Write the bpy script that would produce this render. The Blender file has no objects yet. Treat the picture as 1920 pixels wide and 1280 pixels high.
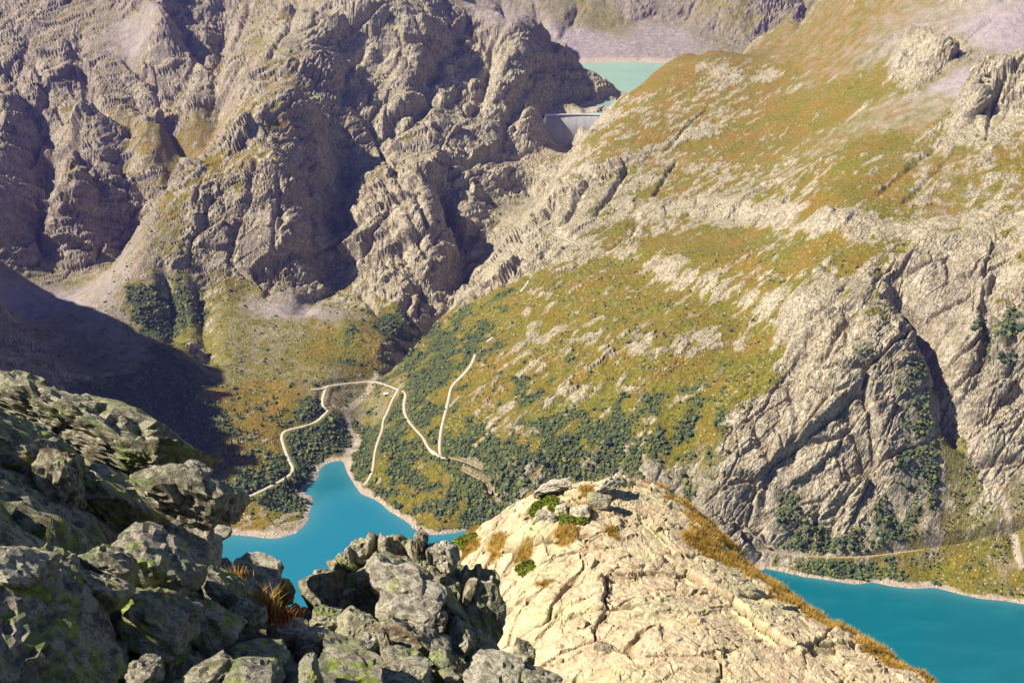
import bpy, bmesh, math, random, time
import numpy as np
from mathutils import Vector, Matrix, Euler

T0 = time.time()
scene = bpy.context.scene
COL = scene.collection
rng = np.random.default_rng(7)
random.seed(7)

# ------------------------------------------------------------------ camera, sky, sun, exposure
CAM_H = 800.0                      # metres above the lower lake (z = 0)
PITCH = math.radians(22.3)
F_PX = 2059.0                      # focal length in pixels of the 1920 px wide photograph
cam_data = bpy.data.cameras.new('camera')
cam_data.sensor_width = 36.0
cam_data.lens = 36.0 * F_PX / 1920.0
cam_data.clip_start = 0.3
cam_data.clip_end = 30000.0
cam = bpy.data.objects.new('camera', cam_data)
cam.location = (0, 0, CAM_H)
cam.rotation_euler = (math.pi / 2 - PITCH, 0, 0)
COL.objects.link(cam)
scene.camera = cam

SUN_EL = math.radians(44)
SUN_FROM = Vector((-0.97, -0.24, 0)).normalized()      # where the sun stands, seen from the place
SUN_VEC = Vector((SUN_FROM.x * math.cos(SUN_EL), SUN_FROM.y * math.cos(SUN_EL), math.sin(SUN_EL)))
world = bpy.data.worlds.new('World')
scene.world = world
world.use_nodes = True
wn = world.node_tree.nodes
bg = wn['Background']
sky = wn.new('ShaderNodeTexSky')
sky.sky_type = 'NISHITA'
sky.sun_disc = False
sky.sun_elevation = SUN_EL
sky.sun_rotation = math.atan2(SUN_FROM.x, SUN_FROM.y)
sky.altitude = 2500
sky.air_density = 1.0
sky.dust_density = 0.3
sky.ozone_density = 4.0
world.node_tree.links.new(sky.outputs[0], bg.inputs[0])
bg.inputs[1].default_value = 0.058

sun_data = bpy.data.lights.new('sun', 'SUN')
sun_data.energy = 5.0
sun_data.angle = math.radians(0.53)
sun_data.color = (1.0, 0.925, 0.79)
sun = bpy.data.objects.new('sun', sun_data)
sun.location = (-200, 60, 1000)
sun.rotation_euler = (-SUN_VEC).to_track_quat('-Z', 'Y').to_euler()
COL.objects.link(sun)

scene.view_settings.view_transform = 'Standard'
scene.view_settings.look = 'None'
scene.view_settings.exposure = 1.25
scene.view_settings.gamma = 1.0
scene.view_settings.use_curve_mapping = False

# ------------------------------------------------------------------ pixel -> ray helpers (1920 x 1280 photograph)
CP, SP = math.cos(PITCH), math.sin(PITCH)
def ray_dir(u, v):
    a = (np.asarray(u, float) - 960.0) / F_PX
    b = (640.0 - np.asarray(v, float)) / F_PX
    return a, CP + SP * b, -SP + CP * b
def at_y(u, v, y):
    a, dy, dz = ray_dir(u, v)
    t = y / dy
    return np.array([a * t, y + 0 * t, CAM_H + dz * t])
def at_z(u, v, z):
    a, dy, dz = ray_dir(u, v)
    t = (z - CAM_H) / dz
    return np.array([a * t, dy * t, z + 0 * t])
def project(x, y, z):
    dz = z - CAM_H
    fwd = y * CP - dz * SP
    up = y * SP + dz * CP
    return 960 + F_PX * x / fwd, 640 - F_PX * up / fwd

# ------------------------------------------------------------------ vectorised noise
def _hash(ix, iy, seed):
    h = (ix.astype(np.int64) * 374761393 + iy.astype(np.int64) * 668265263 + seed * 1442695041) & 0xffffffff
    h = ((h ^ (h >> 13)) * 1274126177) & 0xffffffff
    h = ((h ^ (h >> 16)) * 2246822519) & 0xffffffff
    return ((h ^ (h >> 15)) & 0xffffff) / float(0x1000000)
def perlin(x, y, seed=0):
    ix = np.floor(x); iy = np.floor(y)
    fx = x - ix; fy = y - iy
    ux = fx * fx * fx * (fx * (fx * 6 - 15) + 10); uy = fy * fy * fy * (fy * (fy * 6 - 15) + 10)
    def g(dx, dy):
        a = _hash(ix + dx, iy + dy, seed) * (2 * np.pi)
        return np.cos(a) * (fx - dx) + np.sin(a) * (fy - dy)
    n0 = g(0, 0) * (1 - ux) + g(1, 0) * ux
    n1 = g(0, 1) * (1 - ux) + g(1, 1) * ux
    return (n0 * (1 - uy) + n1 * uy) * 1.5
def fbm(x, y, octaves=4, seed=0, gain=0.5):
    s = 0; a = 1.0; n = 0
    for i in range(octaves):
        s = s + a * perlin(x * 2 ** i + 17.3 * i, y * 2 ** i - 9.1 * i, seed + i * 31); n += a; a *= gain
    return s / n
def ridged(x, y, octaves=4, seed=0, gain=0.55):
    s = 0; a = 1.0; n = 0
    for i in range(octaves):
        s = s + a * (1 - 2 * np.abs(perlin(x * 2 ** i + 5.7 * i, y * 2 ** i + 3.3 * i, seed + i * 13))); n += a; a *= gain
    return s / n
def facets(x, y, seed=0, tilt=0.9):
    """broken-rock noise: every Worley cell is a tilted flat facet; returns (height, distance to the cell edge)"""
    ix = np.floor(x); iy = np.floor(y)
    d1 = np.full(x.shape, 9.0); d2 = np.full(x.shape, 9.0); h = np.zeros(x.shape)
    for dx in (-1, 0, 1):
        for dy in (-1, 0, 1):
            cx = ix + dx; cy = iy + dy
            rx = cx + _hash(cx, cy, seed) - x
            ry = cy + _hash(cx, cy, seed + 1) - y
            d = rx * rx + ry * ry
            hh = _hash(cx, cy, seed + 2) - 0.5 + tilt * ((_hash(cx, cy, seed + 3) - 0.5) * rx + (_hash(cx, cy, seed + 4) - 0.5) * ry) * 2
            c = d < d1
            d2 = np.where(c, d1, np.minimum(d2, d)); h = np.where(c, hh, h); d1 = np.where(c, d, d1)
    return h, np.sqrt(d2) - np.sqrt(d1)
def gullies(x, y, gx, gy, octaves=5, seed=0, gain=0.5, lac=2.0):
    """slope-aligned rills: stripes that run down the gradient, branching over the octaves"""
    s = np.zeros(x.shape); amp = 1.0; tot = 0
    for o in range(octaves):
        fr = lac ** o
        px = x * fr; py = y * fr
        gl = np.sqrt(gx * gx + gy * gy) + 1e-6
        dx_ = -gy / gl; dy_ = gx / gl
        ix = np.floor(px); iy = np.floor(py)
        cs = np.zeros(x.shape); sn = np.zeros(x.shape); w = 1e-6
        for i in (-1, 0, 1):
            for j in (-1, 0, 1):
                cx = ix + i; cy = iy + j
                rx = px - cx - _hash(cx, cy, seed + o * 7); ry = py - cy - _hash(cx, cy, seed + o * 7 + 1)
                ww = np.exp(-2.6 * (rx * rx + ry * ry))
                ph = (rx * dx_ + ry * dy_) * 2 * np.pi * 0.9
                cs += np.cos(ph) * ww; sn += np.sin(ph) * ww; w = w + ww
        s += amp * cs / w
        k = 0.9 * amp * sn / w
        gx = gx - k * dx_ * 0.6; gy = gy - k * dy_ * 0.6
        tot += amp; amp *= gain
    return s / tot
def sstep(a, b, x):
    t = np.clip((x - a) / (b - a), 0, 1)
    return t * t * (3 - 2 * t)

# ------------------------------------------------------------------ the shape of the land: surveyed points, then a thin-plate surface
UP_LAKE = 275.0
PTS = []
def S(*rows):                         # seen points: (u, v, forward distance)
    for u, v, y in rows: PTS.append(at_y(u, v, y))
def X(*rows):                         # points known by plan position and height
    for r in rows: PTS.append(np.array(r, float))
def SZ(*rows):                        # seen points of known height
    for u, v, z in rows: PTS.append(at_z(u, v, z))
def SH(*rows, z=0.5):                 # shore points: on a water level
    for u, v in rows: PTS.append(at_z(u, v, z))
# lower lake shore
SH((455, 1000), (530, 1005), (575, 965), (583, 930), (600, 868), (655, 848), (662, 826), (656, 890), (680, 925), (720, 952), (770, 978), (800, 1000), (860, 997), (905, 990))
SH((1410, 1062), (1500, 1080), (1600, 1092), (1700, 1102), (1850, 1122), (1920, 1132), (2050, 1140))
X((140, 1235, .5), (60, 1262, .5), (225, 1215, .5))
# lake bed
X((-260, 1200, -35), (-200, 1330, -15), (-262, 1400, -10), (-100, 1150, -60), (150, 1100, -60), (350, 1050, -60), (600, 1000, -60), (850, 950, -60), (-300, 1050, -60), (0, 1000, -70), (400, 900, -60), (800, 1020, -40))
# stream, gorge and the valley up to the dam
SZ((675, 780, 7), (690, 735, 20), (712, 693, 30), (780, 622, 46), (838, 570, 62), (866, 500, 86), (875, 458, 104), (940, 420, 122), (1000, 370, 142), (1050, 285, 205))
# road shelf, meadow, lower left shore
SZ((730, 726, 42), (620, 728, 42), (605, 770, 34), (560, 800, 30), (530, 830, 26), (550, 885, 16), (460, 935, 18), (500, 960, 10), (520, 935, 11), (560, 940, 6), (590, 850, 9), (640, 800, 12), (615, 830, 14), (640, 760, 26))
SZ((500, 660, 60), (440, 640, 70), (560, 690, 52), (590, 640, 62), (480, 720, 54), (450, 780, 46), (430, 860, 34), (480, 860, 26), (640, 700, 46), (440, 960, 10))
# the central spur, its foot, front, crest and the ridge behind
SZ((560, 592, 84), (480, 600, 84), (640, 600, 80), (430, 590, 92), (700, 620, 66))
S(
  (470, 520, 2000), (540, 520, 2000), (470, 430, 2060), (540, 430, 2050), (500, 340, 2120), (530, 300, 2170), (450, 300, 2200), (520, 240, 2250), (560, 190, 2370), (480, 190, 2420), (600, 110, 2600), (650, 20, 2800), (650, -40, 2950))
S((640, 300, 2400), (640, 390, 2260), (618, 480, 2100), (600, 545, 2010), (640, 230, 2480))
S((690, 560, 1995), (695, 480, 2110), (690, 400, 2220), (690, 320, 2360), (760, 540, 1985), (770, 460, 2080), (760, 370, 2200), (820, 500, 2050), (825, 420, 2170), (790, 310, 2350), (850, 370, 2320))
S((700, 250, 2530), (770, 200, 2570), (700, 120, 2730), (780, 60, 2760), (820, 0, 2950), (720, -30, 3030))
# upper dome, its steps towards the dam and its lee side
S((930, 40, 2930), (880, 60, 2940), (990, 70, 2870), (1050, 120, 2960), (1120, 160, 3040), (890, 130, 2850), (960, 130, 2750), (840, 180, 2700), (930, 210, 2690), (1000, 190, 2760), (1060, 200, 2880), (1090, 190, 2930),
  (980, 240, 2700), (900, 270, 2590), (830, 250, 2540), (940, 330, 2500), (1000, 290, 2640), (900, 380, 2390), (860, 330, 2430))
SH((1080, 118), (1165, 182), (1120, 165), z=UP_LAKE + 1)
SH((1112, 222), (1090, 216), (1130, 205), z=UP_LAKE + 1)
X((100, 3150, 420), (60, 3350, 330), (150, 3420, 290), (-100, 3200, 480), (-80, 3450, 400), (0, 3650, 290))
X((85, 2815, 292), (120, 2815, 290), (155, 2812, 286), (185, 2815, 277))
X((95, 2735, 222), (140, 2735, 202), (185, 2735, 215), (120, 2690, 196), (160, 2700, 196), (150, 2775, 205), (100, 2772, 225), (200, 2775, 225))
# upper lake bed and the mountain behind it
X((330, 3300, 245), (420, 3500, 240), (280, 3550, 250), (260, 2850, 240), (310, 2980, 245), (600, 3500, 250), (250, 2795, 245))
SH((1000, 108), (1070, 113), (1150, 115), (1240, 117), (1330, 112), z=UP_LAKE + 1)
S((900, 60, 4000), (1000, 60, 3990), (1100, 60, 4030), (1200, 60, 4080), (1300, 60, 4050), (1400, 60, 4000), (1450, 40, 4050))
S((900, 0, 4180), (1050, 0, 4230), (1200, 0, 4280), (1350, 0, 4250), (1500, 0, 4200), (850, -60, 4350), (1100, -80, 4500), (1300, -80, 4550), (1500, -80, 4450))
X((0, 4900, 900), (400, 5000, 950), (800, 4900, 950), (1300, 4700, 950), (-600, 4700, 800), (900, 4200, 500), (1000, 3700, 330))
# left massif
S((200, 540, 1905), (255, 445, 2030), (300, 390, 2110), (350, 325, 2190), (415, 245, 2340), (465, 170, 2500))
X(*[(at_y(u, v, y)[0] * 1.05, y * 1.05, at_y(u, v, y)[2] - d) for u, v, y, d in ((200, 540, 1905, 15), (255, 445, 2030, 60), (300, 390, 2110, 80), (350, 325, 2190, 75), (415, 245, 2340, 45))])
S((150, 500, 2130), (100, 520, 2050), (60, 440, 2200), (170, 420, 2230), (240, 340, 2330), (120, 330, 2380), (40, 300, 2450), (200, 250, 2480), (300, 240, 2520), (330, 190, 2650), (90, 200, 2620), (20, 150, 2700), (200, 150, 2700), (280, 90, 2830), (380, 120, 2700), (400, 60, 2900), (460, 80, 2780), (100, 70, 2850), (0, 0, 3000), (180, 0, 3020), (350, -20, 3060), (500, 0, 3000), (-200, 100, 2800), (-200, 300, 2400))
X((-900, 3600, 900), (-1500, 3400, 950), (-300, 3700, 800))
# the shaded corrie and its slope down to the lake
S((60, 560, 1930), (0, 600, 1830), (120, 600, 1830), (200, 600, 1810), (100, 680, 1680), (250, 660, 1710), (300, 610, 1830))
SZ((330, 720, 74), (360, 640, 88), (380, 700, 66), (400, 790, 50), (380, 860, 36), (300, 800, 62), (200, 760, 80), (100, 800, 80), (250, 880, 45))
# near-left ridge outside the frame: the shade on the corrie comes from it
X((-1500, 2140, 450), (-1320, 1915, 468), (-1232, 1848, 472), (-1127, 1710, 512), (-978, 1551, 515), (-932, 1434, 506), (-883, 1288, 482), (-860, 1150, 380), (-1300, 1500, 600), (-1150, 1100, 480), (-950, 900, 350), (-1700, 2300, 520), (-1800, 1500, 750), (-740, 1350, 190), (-700, 1150, 110), (-800, 1540, 230), (-920, 1750, 230), (-640, 1350, 70))
SZ((1450, 1050, 8), (1520, 1062, 9), (1600, 1068, 9), (1700, 1072, 11), (1800, 1085, 10), (1880, 1095, 10), (1450, 1034, 16), (1600, 1047, 17), (1750, 1030, 26))
# right mountain: skyline, then downwards
S((1160, 192, 2720), (1205, 160, 2800), (1275, 108, 2900), (1380, 100, 2880), (1480, 92, 2800), (1560, 30, 2760), (1630, -30, 2720), (1800, -60, 2560), (2000, -60, 2380))
X((560, 3150, 340), (700, 3250, 400), (900, 3100, 560), (450, 3250, 285), (1100, 2900, 700), (1500, 2500, 800))
S((1100, 262, 2470), (1150, 225, 2600), (1050, 340, 2240), (1000, 430, 2030), (960, 500, 1930), (900, 560, 1900), (850, 600, 1860), (800, 650, 1780), (760, 700, 1700))
S((1250, 180, 2560), (1250, 270, 2320), (1200, 350, 2130), (1150, 430, 1950), (1060, 470, 1890), (1100, 530, 1740), (1000, 560, 1740), (950, 620, 1680), (900, 665, 1620), (850, 730, 1560), (830, 800, 1470), (835, 862, 1395), (780, 810, 1480), (755, 745, 1610), (740, 790, 1540), (715, 850, 1450), (700, 900, 1400), (760, 900, 1385), (800, 940, 1330), (860, 930, 1325))
S((1380, 180, 2500), (1380, 270, 2250), (1330, 340, 2080), (1300, 410, 1900), (1240, 480, 1760), (1200, 560, 1620), (1150, 640, 1510), (1050, 640, 1570), (1000, 720, 1480), (950, 780, 1430), (920, 860, 1360), (900, 930, 1315), (1000, 830, 1350), (1000, 900, 1300), (1100, 780, 1370), (1100, 880, 1290), (1200, 720, 1390), (1200, 820, 1300), (1200, 920, 1245))
S((1500, 150, 2500), (1500, 240, 2240), (1480, 320, 2020), (1450, 390, 1820), (1420, 450, 1690), (1350, 480, 1660), (1400, 530, 1560), (1330, 570, 1530), (1300, 650, 1430), (1420, 620, 1430), (1300, 740, 1340), (1300, 840, 1270), (1320, 940, 1225), (1400, 720, 1320), (1400, 820, 1265), (1400, 950, 1228))
S((1620, 110, 2360), (1620, 200, 2060), (1600, 290, 1830), (1580, 360, 1670), (1560, 420, 1560), (1530, 480, 1490), (1500, 560, 1430), (1500, 640, 1350), (1500, 740, 1285), (1500, 850, 1245), (1500, 980, 1212), (1650, 500, 1430), (1620, 560, 1355), (1620, 660, 1275), (1620, 780, 1250), (1620, 900, 1225), (1620, 1020, 1198))
S((1730, 80, 2250), (1700, 180, 2000), (1740, 260, 1820), (1720, 340, 1650), (1710, 420, 1520), (1760, 480, 1420), (1800, 400, 1530), (1850, 300, 1660), (1800, 200, 1880), (1900, 200, 1840), (1900, 100, 2040), (1800, 60, 2180), (1900, 0, 2240))
S((1735, 640, 1330), (1785, 760, 1262), (1815, 830, 1236), (1885, 960, 1192), (1910, 1060, 1150), (1800, 950, 1205), (1760, 1020, 1185), (1700, 1010, 1195), (1750, 900, 1208))
S((1700, 700, 1268), (1700, 800, 1236), (1690, 880, 1216), (1560, 900, 1228), (1560, 800, 1250), (1700, 625, 1312))
S((1740, 560, 1385), (1830, 600, 1325), (1860, 680, 1272), (1880, 780, 1250), (1900, 860, 1225), (1900, 560, 1320), (1880, 470, 1400), (2050, 300, 1600), (2100, 560, 1280), (2100, 850, 1195), (2100, 100, 2000))
X((1100, 1900, 620), (1300, 1500, 550), (1200, 1250, 300))
# our own mountain below the viewpoint
X((0, 40, 740), (0, 150, 590), (0, 300, 400), (0, 500, 190), (0, 700, 40), (0, 820, -10), (-200, 60, 790), (-300, 200, 640), (-350, 400, 420), (-350, 700, 130), (-520, 950, 20), (200, 60, 700), (250, 300, 380), (300, 600, 100), (300, 760, -10), (600, 300, 350), (700, 700, 60), (-600, 100, 850), (-700, 500, 560), (0, -200, 800), (-500, -200, 900), (500, -200, 750), (1000, 300, 350), (1000, 800, 60), (-560, 1120, 20), (-430, 1130, -12), (-400, 1040, -25), (-480, 1240, 8))
PTS = np.array(PTS)

SC = 1000.0
def tps_fit(p, lam=2e-4):
    q = p[:, :2] / SC; n = len(q)
    r2 = ((q[:, None] - q[None]) ** 2).sum(-1)
    K = 0.5 * r2 * np.log(r2 + 1e-12) + lam * np.eye(n)
    A = np.zeros((n + 3, n + 3)); A[:n, :n] = K; A[:n, n] = 1; A[:n, n + 1:] = q; A[n, :n] = 1; A[n + 1:, :n] = q.T
    b = np.zeros(n + 3); b[:n] = p[:, 2]
    return q, np.linalg.solve(A, b)
TQ, TW = tps_fit(PTS)
GX0, GX1, GY0, GY1, GS = -3400.0, 2600.0, -300.0, 5200.0, 12.5
gxs = np.arange(GX0, GX1 + 1, GS); gys = np.arange(GY0, GY1 + 1, GS)
def tps_eval(x, y):
    out = np.empty(x.size); xf = x.ravel() / SC; yf = y.ravel() / SC; n = len(TQ)
    for i in range(0, x.size, 20000):
        dx = xf[i:i + 20000, None] - TQ[None, :, 0]; dy = yf[i:i + 20000, None] - TQ[None, :, 1]
        r2 = dx * dx + dy * dy
        out[i:i + 20000] = (0.5 * r2 * np.log(r2 + 1e-12)) @ TW[:n] + TW[n] + xf[i:i + 20000] * TW[n + 1] + yf[i:i + 20000] * TW[n + 2]
    return out.reshape(x.shape)
_cx = np.arange(GX0, GX1 + 1, 25.0); _cy = np.arange(GY0, GY1 + 1, 25.0)
_c = tps_eval(*np.meshgrid(_cx, _cy))
def bil(grid, x, y, x0, y0, s):
    fx = np.clip((x - x0) / s, 0, grid.shape[1] - 1.001); fy = np.clip((y - y0) / s, 0, grid.shape[0] - 1.001)
    ix = fx.astype(int); iy = fy.astype(int); fx = fx - ix; fy = fy - iy
    return (grid[iy, ix] * (1 - fx) + grid[iy, ix + 1] * fx) * (1 - fy) + (grid[iy + 1, ix] * (1 - fx) + grid[iy + 1, ix + 1] * fx) * fy
def bicubic(grid, x, y, x0, y0, s):
    fx = np.clip((x - x0) / s, 1, grid.shape[1] - 3.001); fy = np.clip((y - y0) / s, 1, grid.shape[0] - 3.001)
    ix = fx.astype(int); iy = fy.astype(int); tx = fx - ix; ty = fy - iy
    def w(t): return (-.5 * t + t * t - .5 * t ** 3, 1 - 2.5 * t * t + 1.5 * t ** 3, .5 * t + 2 * t * t - 1.5 * t ** 3, -.5 * t * t + .5 * t ** 3)
    wx = w(tx); wy = w(ty); out = 0
    for j in range(4):
        row = 0
        for i in range(4): row = row + wx[i] * grid[iy + j - 1, ix + i - 1]
        out = out + wy[j] * row
    return out
GXX, GYY = np.meshgrid(gxs, gys)
MAC = bicubic(_c, GXX, GYY, GX0, GY0, 25.0)
def mac(x, y): return bicubic(MAC, x, y, GX0, GY0, GS)

_YS = np.geomspace(500, 5150, 1500)
def land(u, v):
    """where the sight line through a pixel meets the land (plan position and height)"""
    u = np.atleast_1d(np.asarray(u, float)); v = np.atleast_1d(np.asarray(v, float))
    a, dy, dz = ray_dir(u, v)
    t = _YS[None] / dy[:, None]
    rz = CAM_H + dz[:, None] * t
    d = rz - bil(MAC, a[:, None] * t, np.broadcast_to(_YS[None], t.shape), GX0, GY0, GS)
    k = np.argmax(d < 0, axis=1); k = np.where((d < 0).any(axis=1), np.maximum(k, 1), len(_YS) - 1)
    r = np.arange(len(u)); f = d[r, k - 1] / (d[r, k - 1] - d[r, k] + 1e-9)
    yy = _YS[k - 1] + np.clip(f, 0, 1) * (_YS[k] - _YS[k - 1]); tt = yy / dy
    return np.stack([a * tt, yy, CAM_H + dz * tt], 1)
def land_line(px, step=8.0):
    p = land([q[0] for q in px], [q[1] for q in px])
    out = [p[0]]
    for a, b in zip(p[:-1], p[1:]):
        n = max(1, int(np.hypot(*(b - a)[:2]) / step))
        for i in range(1, n + 1): out.append(a + (b - a) * i / n)
    return np.array(out)
def line_dist(x, y, line, pad=150):
    """plan distance to a polyline and the height of the line there"""
    best = np.full(x.shape, 1e9); hz = np.zeros(x.shape); al = np.zeros(x.shape)
    x0, x1, y0, y1 = line[:, 0].min() - pad, line[:, 0].max() + pad, line[:, 1].min() - pad, line[:, 1].max() + pad
    m = (x > x0) & (x < x1) & (y > y0) & (y < y1)
    xs = x[m]; ys = y[m]; b = best[m]; h = hz[m]; aa = al[m]; n = len(line) - 1
    for i in range(n):
        p, q = line[i], line[i + 1]
        ex, ey = q[0] - p[0], q[1] - p[1]; L = ex * ex + ey * ey + 1e-9
        t = np.clip(((xs - p[0]) * ex + (ys - p[1]) * ey) / L, 0, 1)
        d = np.hypot(xs - p[0] - t * ex, ys - p[1] - t * ey)
        c = d < b
        b = np.where(c, d, b); h = np.where(c, p[2] + t * (q[2] - p[2]), h); aa = np.where(c, (i + t) / n, aa)
    best[m] = b; hz[m] = h; al[m] = aa
    return best, hz, al

# ------------------------------------------------------------------ gullies, clefts, crags and road benches worked into the land
def carve(px, depth, width, taper=True):
    global MAC
    ln = land_line(px)
    d, h, al = line_dist(GXX, GYY, ln)
    k = np.exp(-(d / width) ** 2)
    if taper: k = k * np.clip(np.minimum(al, 1 - al) * 6 + 0.25, 0, 1)
    MAC = MAC - depth * k
def poly_sd(x, y, poly):
    """signed distance to a plan polygon, positive inside"""
    n = len(poly); d = np.full(x.shape, 1e9); ins = np.zeros(x.shape, bool)
    for i in range(n):
        p, q = poly[i], poly[(i + 1) % n]
        ex, ey = q[0] - p[0], q[1] - p[1]; L = ex * ex + ey * ey + 1e-9
        t = np.clip(((x - p[0]) * ex + (y - p[1]) * ey) / L, 0, 1)
        d = np.minimum(d, np.hypot(x - p[0] - t * ex, y - p[1] - t * ey))
        c = ((p[1] > y) != (q[1] > y)) & (x < ex * (y - p[1]) / (ey + 1e-12 * (ey == 0)) + p[0])
        ins ^= c
    return np.where(ins, d, -d)
def lift(px, height, w=12.0):
    global MAC
    p = land([q[0] for q in px], [q[1] for q in px])
    MAC = MAC + height * sstep(-w, w, poly_sd(GXX, GYY, p))
# crags on the right mountain
lift([(1806, 196), (1850, 168), (1935, 160), (1990, 190), (1990, 214), (1900, 208), (1836, 208), (1815, 230)], 62, 14)
lift([(1690, 92), (1712, 78), (1745, 90), (1772, 110), (1775, 122), (1735, 128), (1700, 130), (1675, 145)], 40, 14)
lift([(1795, -40), (1860, -50), (1900, -20), (1860, 10), (1800, 10)], 30, 16)
# cliff bands that cross the right mountain
BANDS = [[(1230, 402), (1300, 388), (1380, 396), (1470, 412), (1560, 420), (1640, 425), (1710, 430)], [(1210, 500), (1300, 530), (1400, 560), (1480, 590), (1560, 615)], [(1060, 440), (1120, 420), (1190, 400), (1240, 398)], [(1280, 120), (1330, 130), (1400, 150), (1460, 130)], [(1120, 470), (1200, 480), (1290, 500)], [(1700, 430), (1790, 470), (1880, 470)], [(1180, 300), (1260, 270), (1340, 240), (1420, 200)], [(1000, 640), (1080, 610), (1160, 600)], [(1250, 660), (1350, 640), (1440, 640)]]
BAND_LINES = [land_line(b) for b in BANDS]
for _b, _h in zip(BAND_LINES, (16, 14, 12, 8, 10, 12, 10, 8, 8)):
    d, h, al = line_dist(GXX, GYY, _b)
    w_ = np.clip(np.minimum(al, 1 - al) * 8, 0, 1) * np.exp(-(d / 60) ** 2)
    MAC = MAC + w_ * _h * (sstep(-9, 9, bil(MAC, GXX, GYY, GX0, GY0, GS) - h) - .5)
# clefts of the left massif and dome
carve([(712, 693), (750, 655), (780, 622), (838, 570), (866, 505), (872, 465)], 46, 24)
carve([(872, 465), (850, 420), (838, 380), (835, 330)], 50, 30)
carve([(650, 270), (642, 330), (630, 400), (618, 470), (604, 530)], 50, 36)
carve([(365, 480), (372, 540), (378, 600), (388, 680)], 30, 26)
carve([(300, 470), (315, 530), (318, 580), (325, 640)], 24, 22)
carve([(560, 590), (575, 560), (600, 545)], 14, 22)
carve([(1000, 75), (935, 85), (908, 150), (893, 215)], 26, 18)
carve([(820, 90), (800, 160), (775, 215), (705, 270)], 30, 22)
carve([(640, 130), (655, 190), (690, 240), (735, 300), (760, 360)], 22, 18)
carve([(990, 150), (960, 200), (945, 245)], 16, 16)
carve([(720, 300), (800, 285), (860, 300), (900, 290), (960, 290)], 14, 14)
carve([(735, 380), (745, 450), (770, 520), (800, 560)], 20, 18)
carve([(830, 300), (850, 380)], 20, 20)
carve([(420, -20), (415, 60), (405, 130), (408, 200), (395, 260)], 44, 30)
carve([(250, 20), (330, 75), (400, 130)], 26, 24)
carve([(130, 60), (140, 130), (160, 190)], 22, 22)
carve([(30, 200), (110, 260), (160, 320), (190, 420)], 26, 26)
carve([(250, 180), (300, 230), (330, 270), (365, 290)], 24, 20)
carve([(95, 300), (110, 370), (100, 450)], 28, 26)
carve([(270, 350), (250, 420), (215, 480)], 24, 24)
carve([(60, 60), (30, 130), (20, 200)], 20, 24)
# ribs of the left massif
carve([(265, -30), (290, 30), (308, 90), (325, 132)], -95, 42)
carve([(180, 240), (165, 300), (140, 370), (130, 430), (140, 485)], -80, 48)
carve([(235, 280), (240, 340), (235, 400), (200, 470)], 34, 34)
carve([(30, 200), (15, 260), (0, 330), (-10, 420), (-30, 480)], -80, 44)
carve([(75, 270), (80, 340), (70, 420), (60, 480)], 34, 30)
carve([(700, -30), (680, 20), (672, 60)], -55, 36)
carve([(300, 240), (285, 300), (255, 350)], -30, 36)
carve([(60, 330), (40, 400), (10, 460)], -24, 40)
# ravines of the right mountain
carve([(1672, 505), (1690, 540), (1720, 600), (1745, 660), (1780, 745), (1812, 820)], 62, 18)
carve([(1815, 830), (1850, 890), (1885, 960), (1912, 1060)], 7, 10)
carve([(1880, 480), (1860, 560), (1850, 650), (1830, 740)], 24, 20)
carve([(1600, 560), (1590, 620), (1560, 680)], 14, 14)
carve([(1500, 680), (1480, 740), (1450, 800)], 14, 14)
carve([(1640, 640), (1650, 740), (1700, 830), (1770, 880)], 12, 16)
carve([(1690, 90), (1640, 130), (1590, 175), (1560, 200)], 5, 5)
carve([(1780, 260), (1700, 320), (1640, 370)], 8, 12)
carve([(1590, 440), (1545, 465), (1500, 480)], 7, 9)
carve([(1060, 330), (1110, 330), (1170, 300)], 20, 13)
carve([(960, 440), (1000, 420), (1040, 395), (1085, 370)], 22, 12)
carve([(900, 560), (960, 530), (1010, 500), (1040, 470)], 14, 12)
carve([(1140, 470), (1190, 440), (1200, 410)], 10, 10)
carve([(1880, 20), (1820, 70), (1780, 110), (1745, 160)], 8, 8)
# far side of the upper lake
for a in ([(1000, 0), (1020, 50), (1030, 100)], [(1090, 0), (1070, 40), (1060, 95)], [(1230, 20), (1180, 70), (1110, 105)], [(1300, 10), (1240, 70), (1200, 110)], [(1480, 10), (1420, 70), (1380, 100)], [(940, 0), (950, 50)], [(1350, 30), (1330, 70), (1310, 100)], [(1510, -10), (1505, 40), (1470, 80)]):
    carve(a, 26, 22)
_far = (GYY > 3755) & (GXX > -100)
MAC = np.where(_far, np.maximum(MAC, UP_LAKE + 3 + 0.2 * (GYY - 3755)), MAC)
# left shore promontories and the bay between them
carve([(590, 905), (560, 915), (540, 925)], 6, 14)

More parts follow.
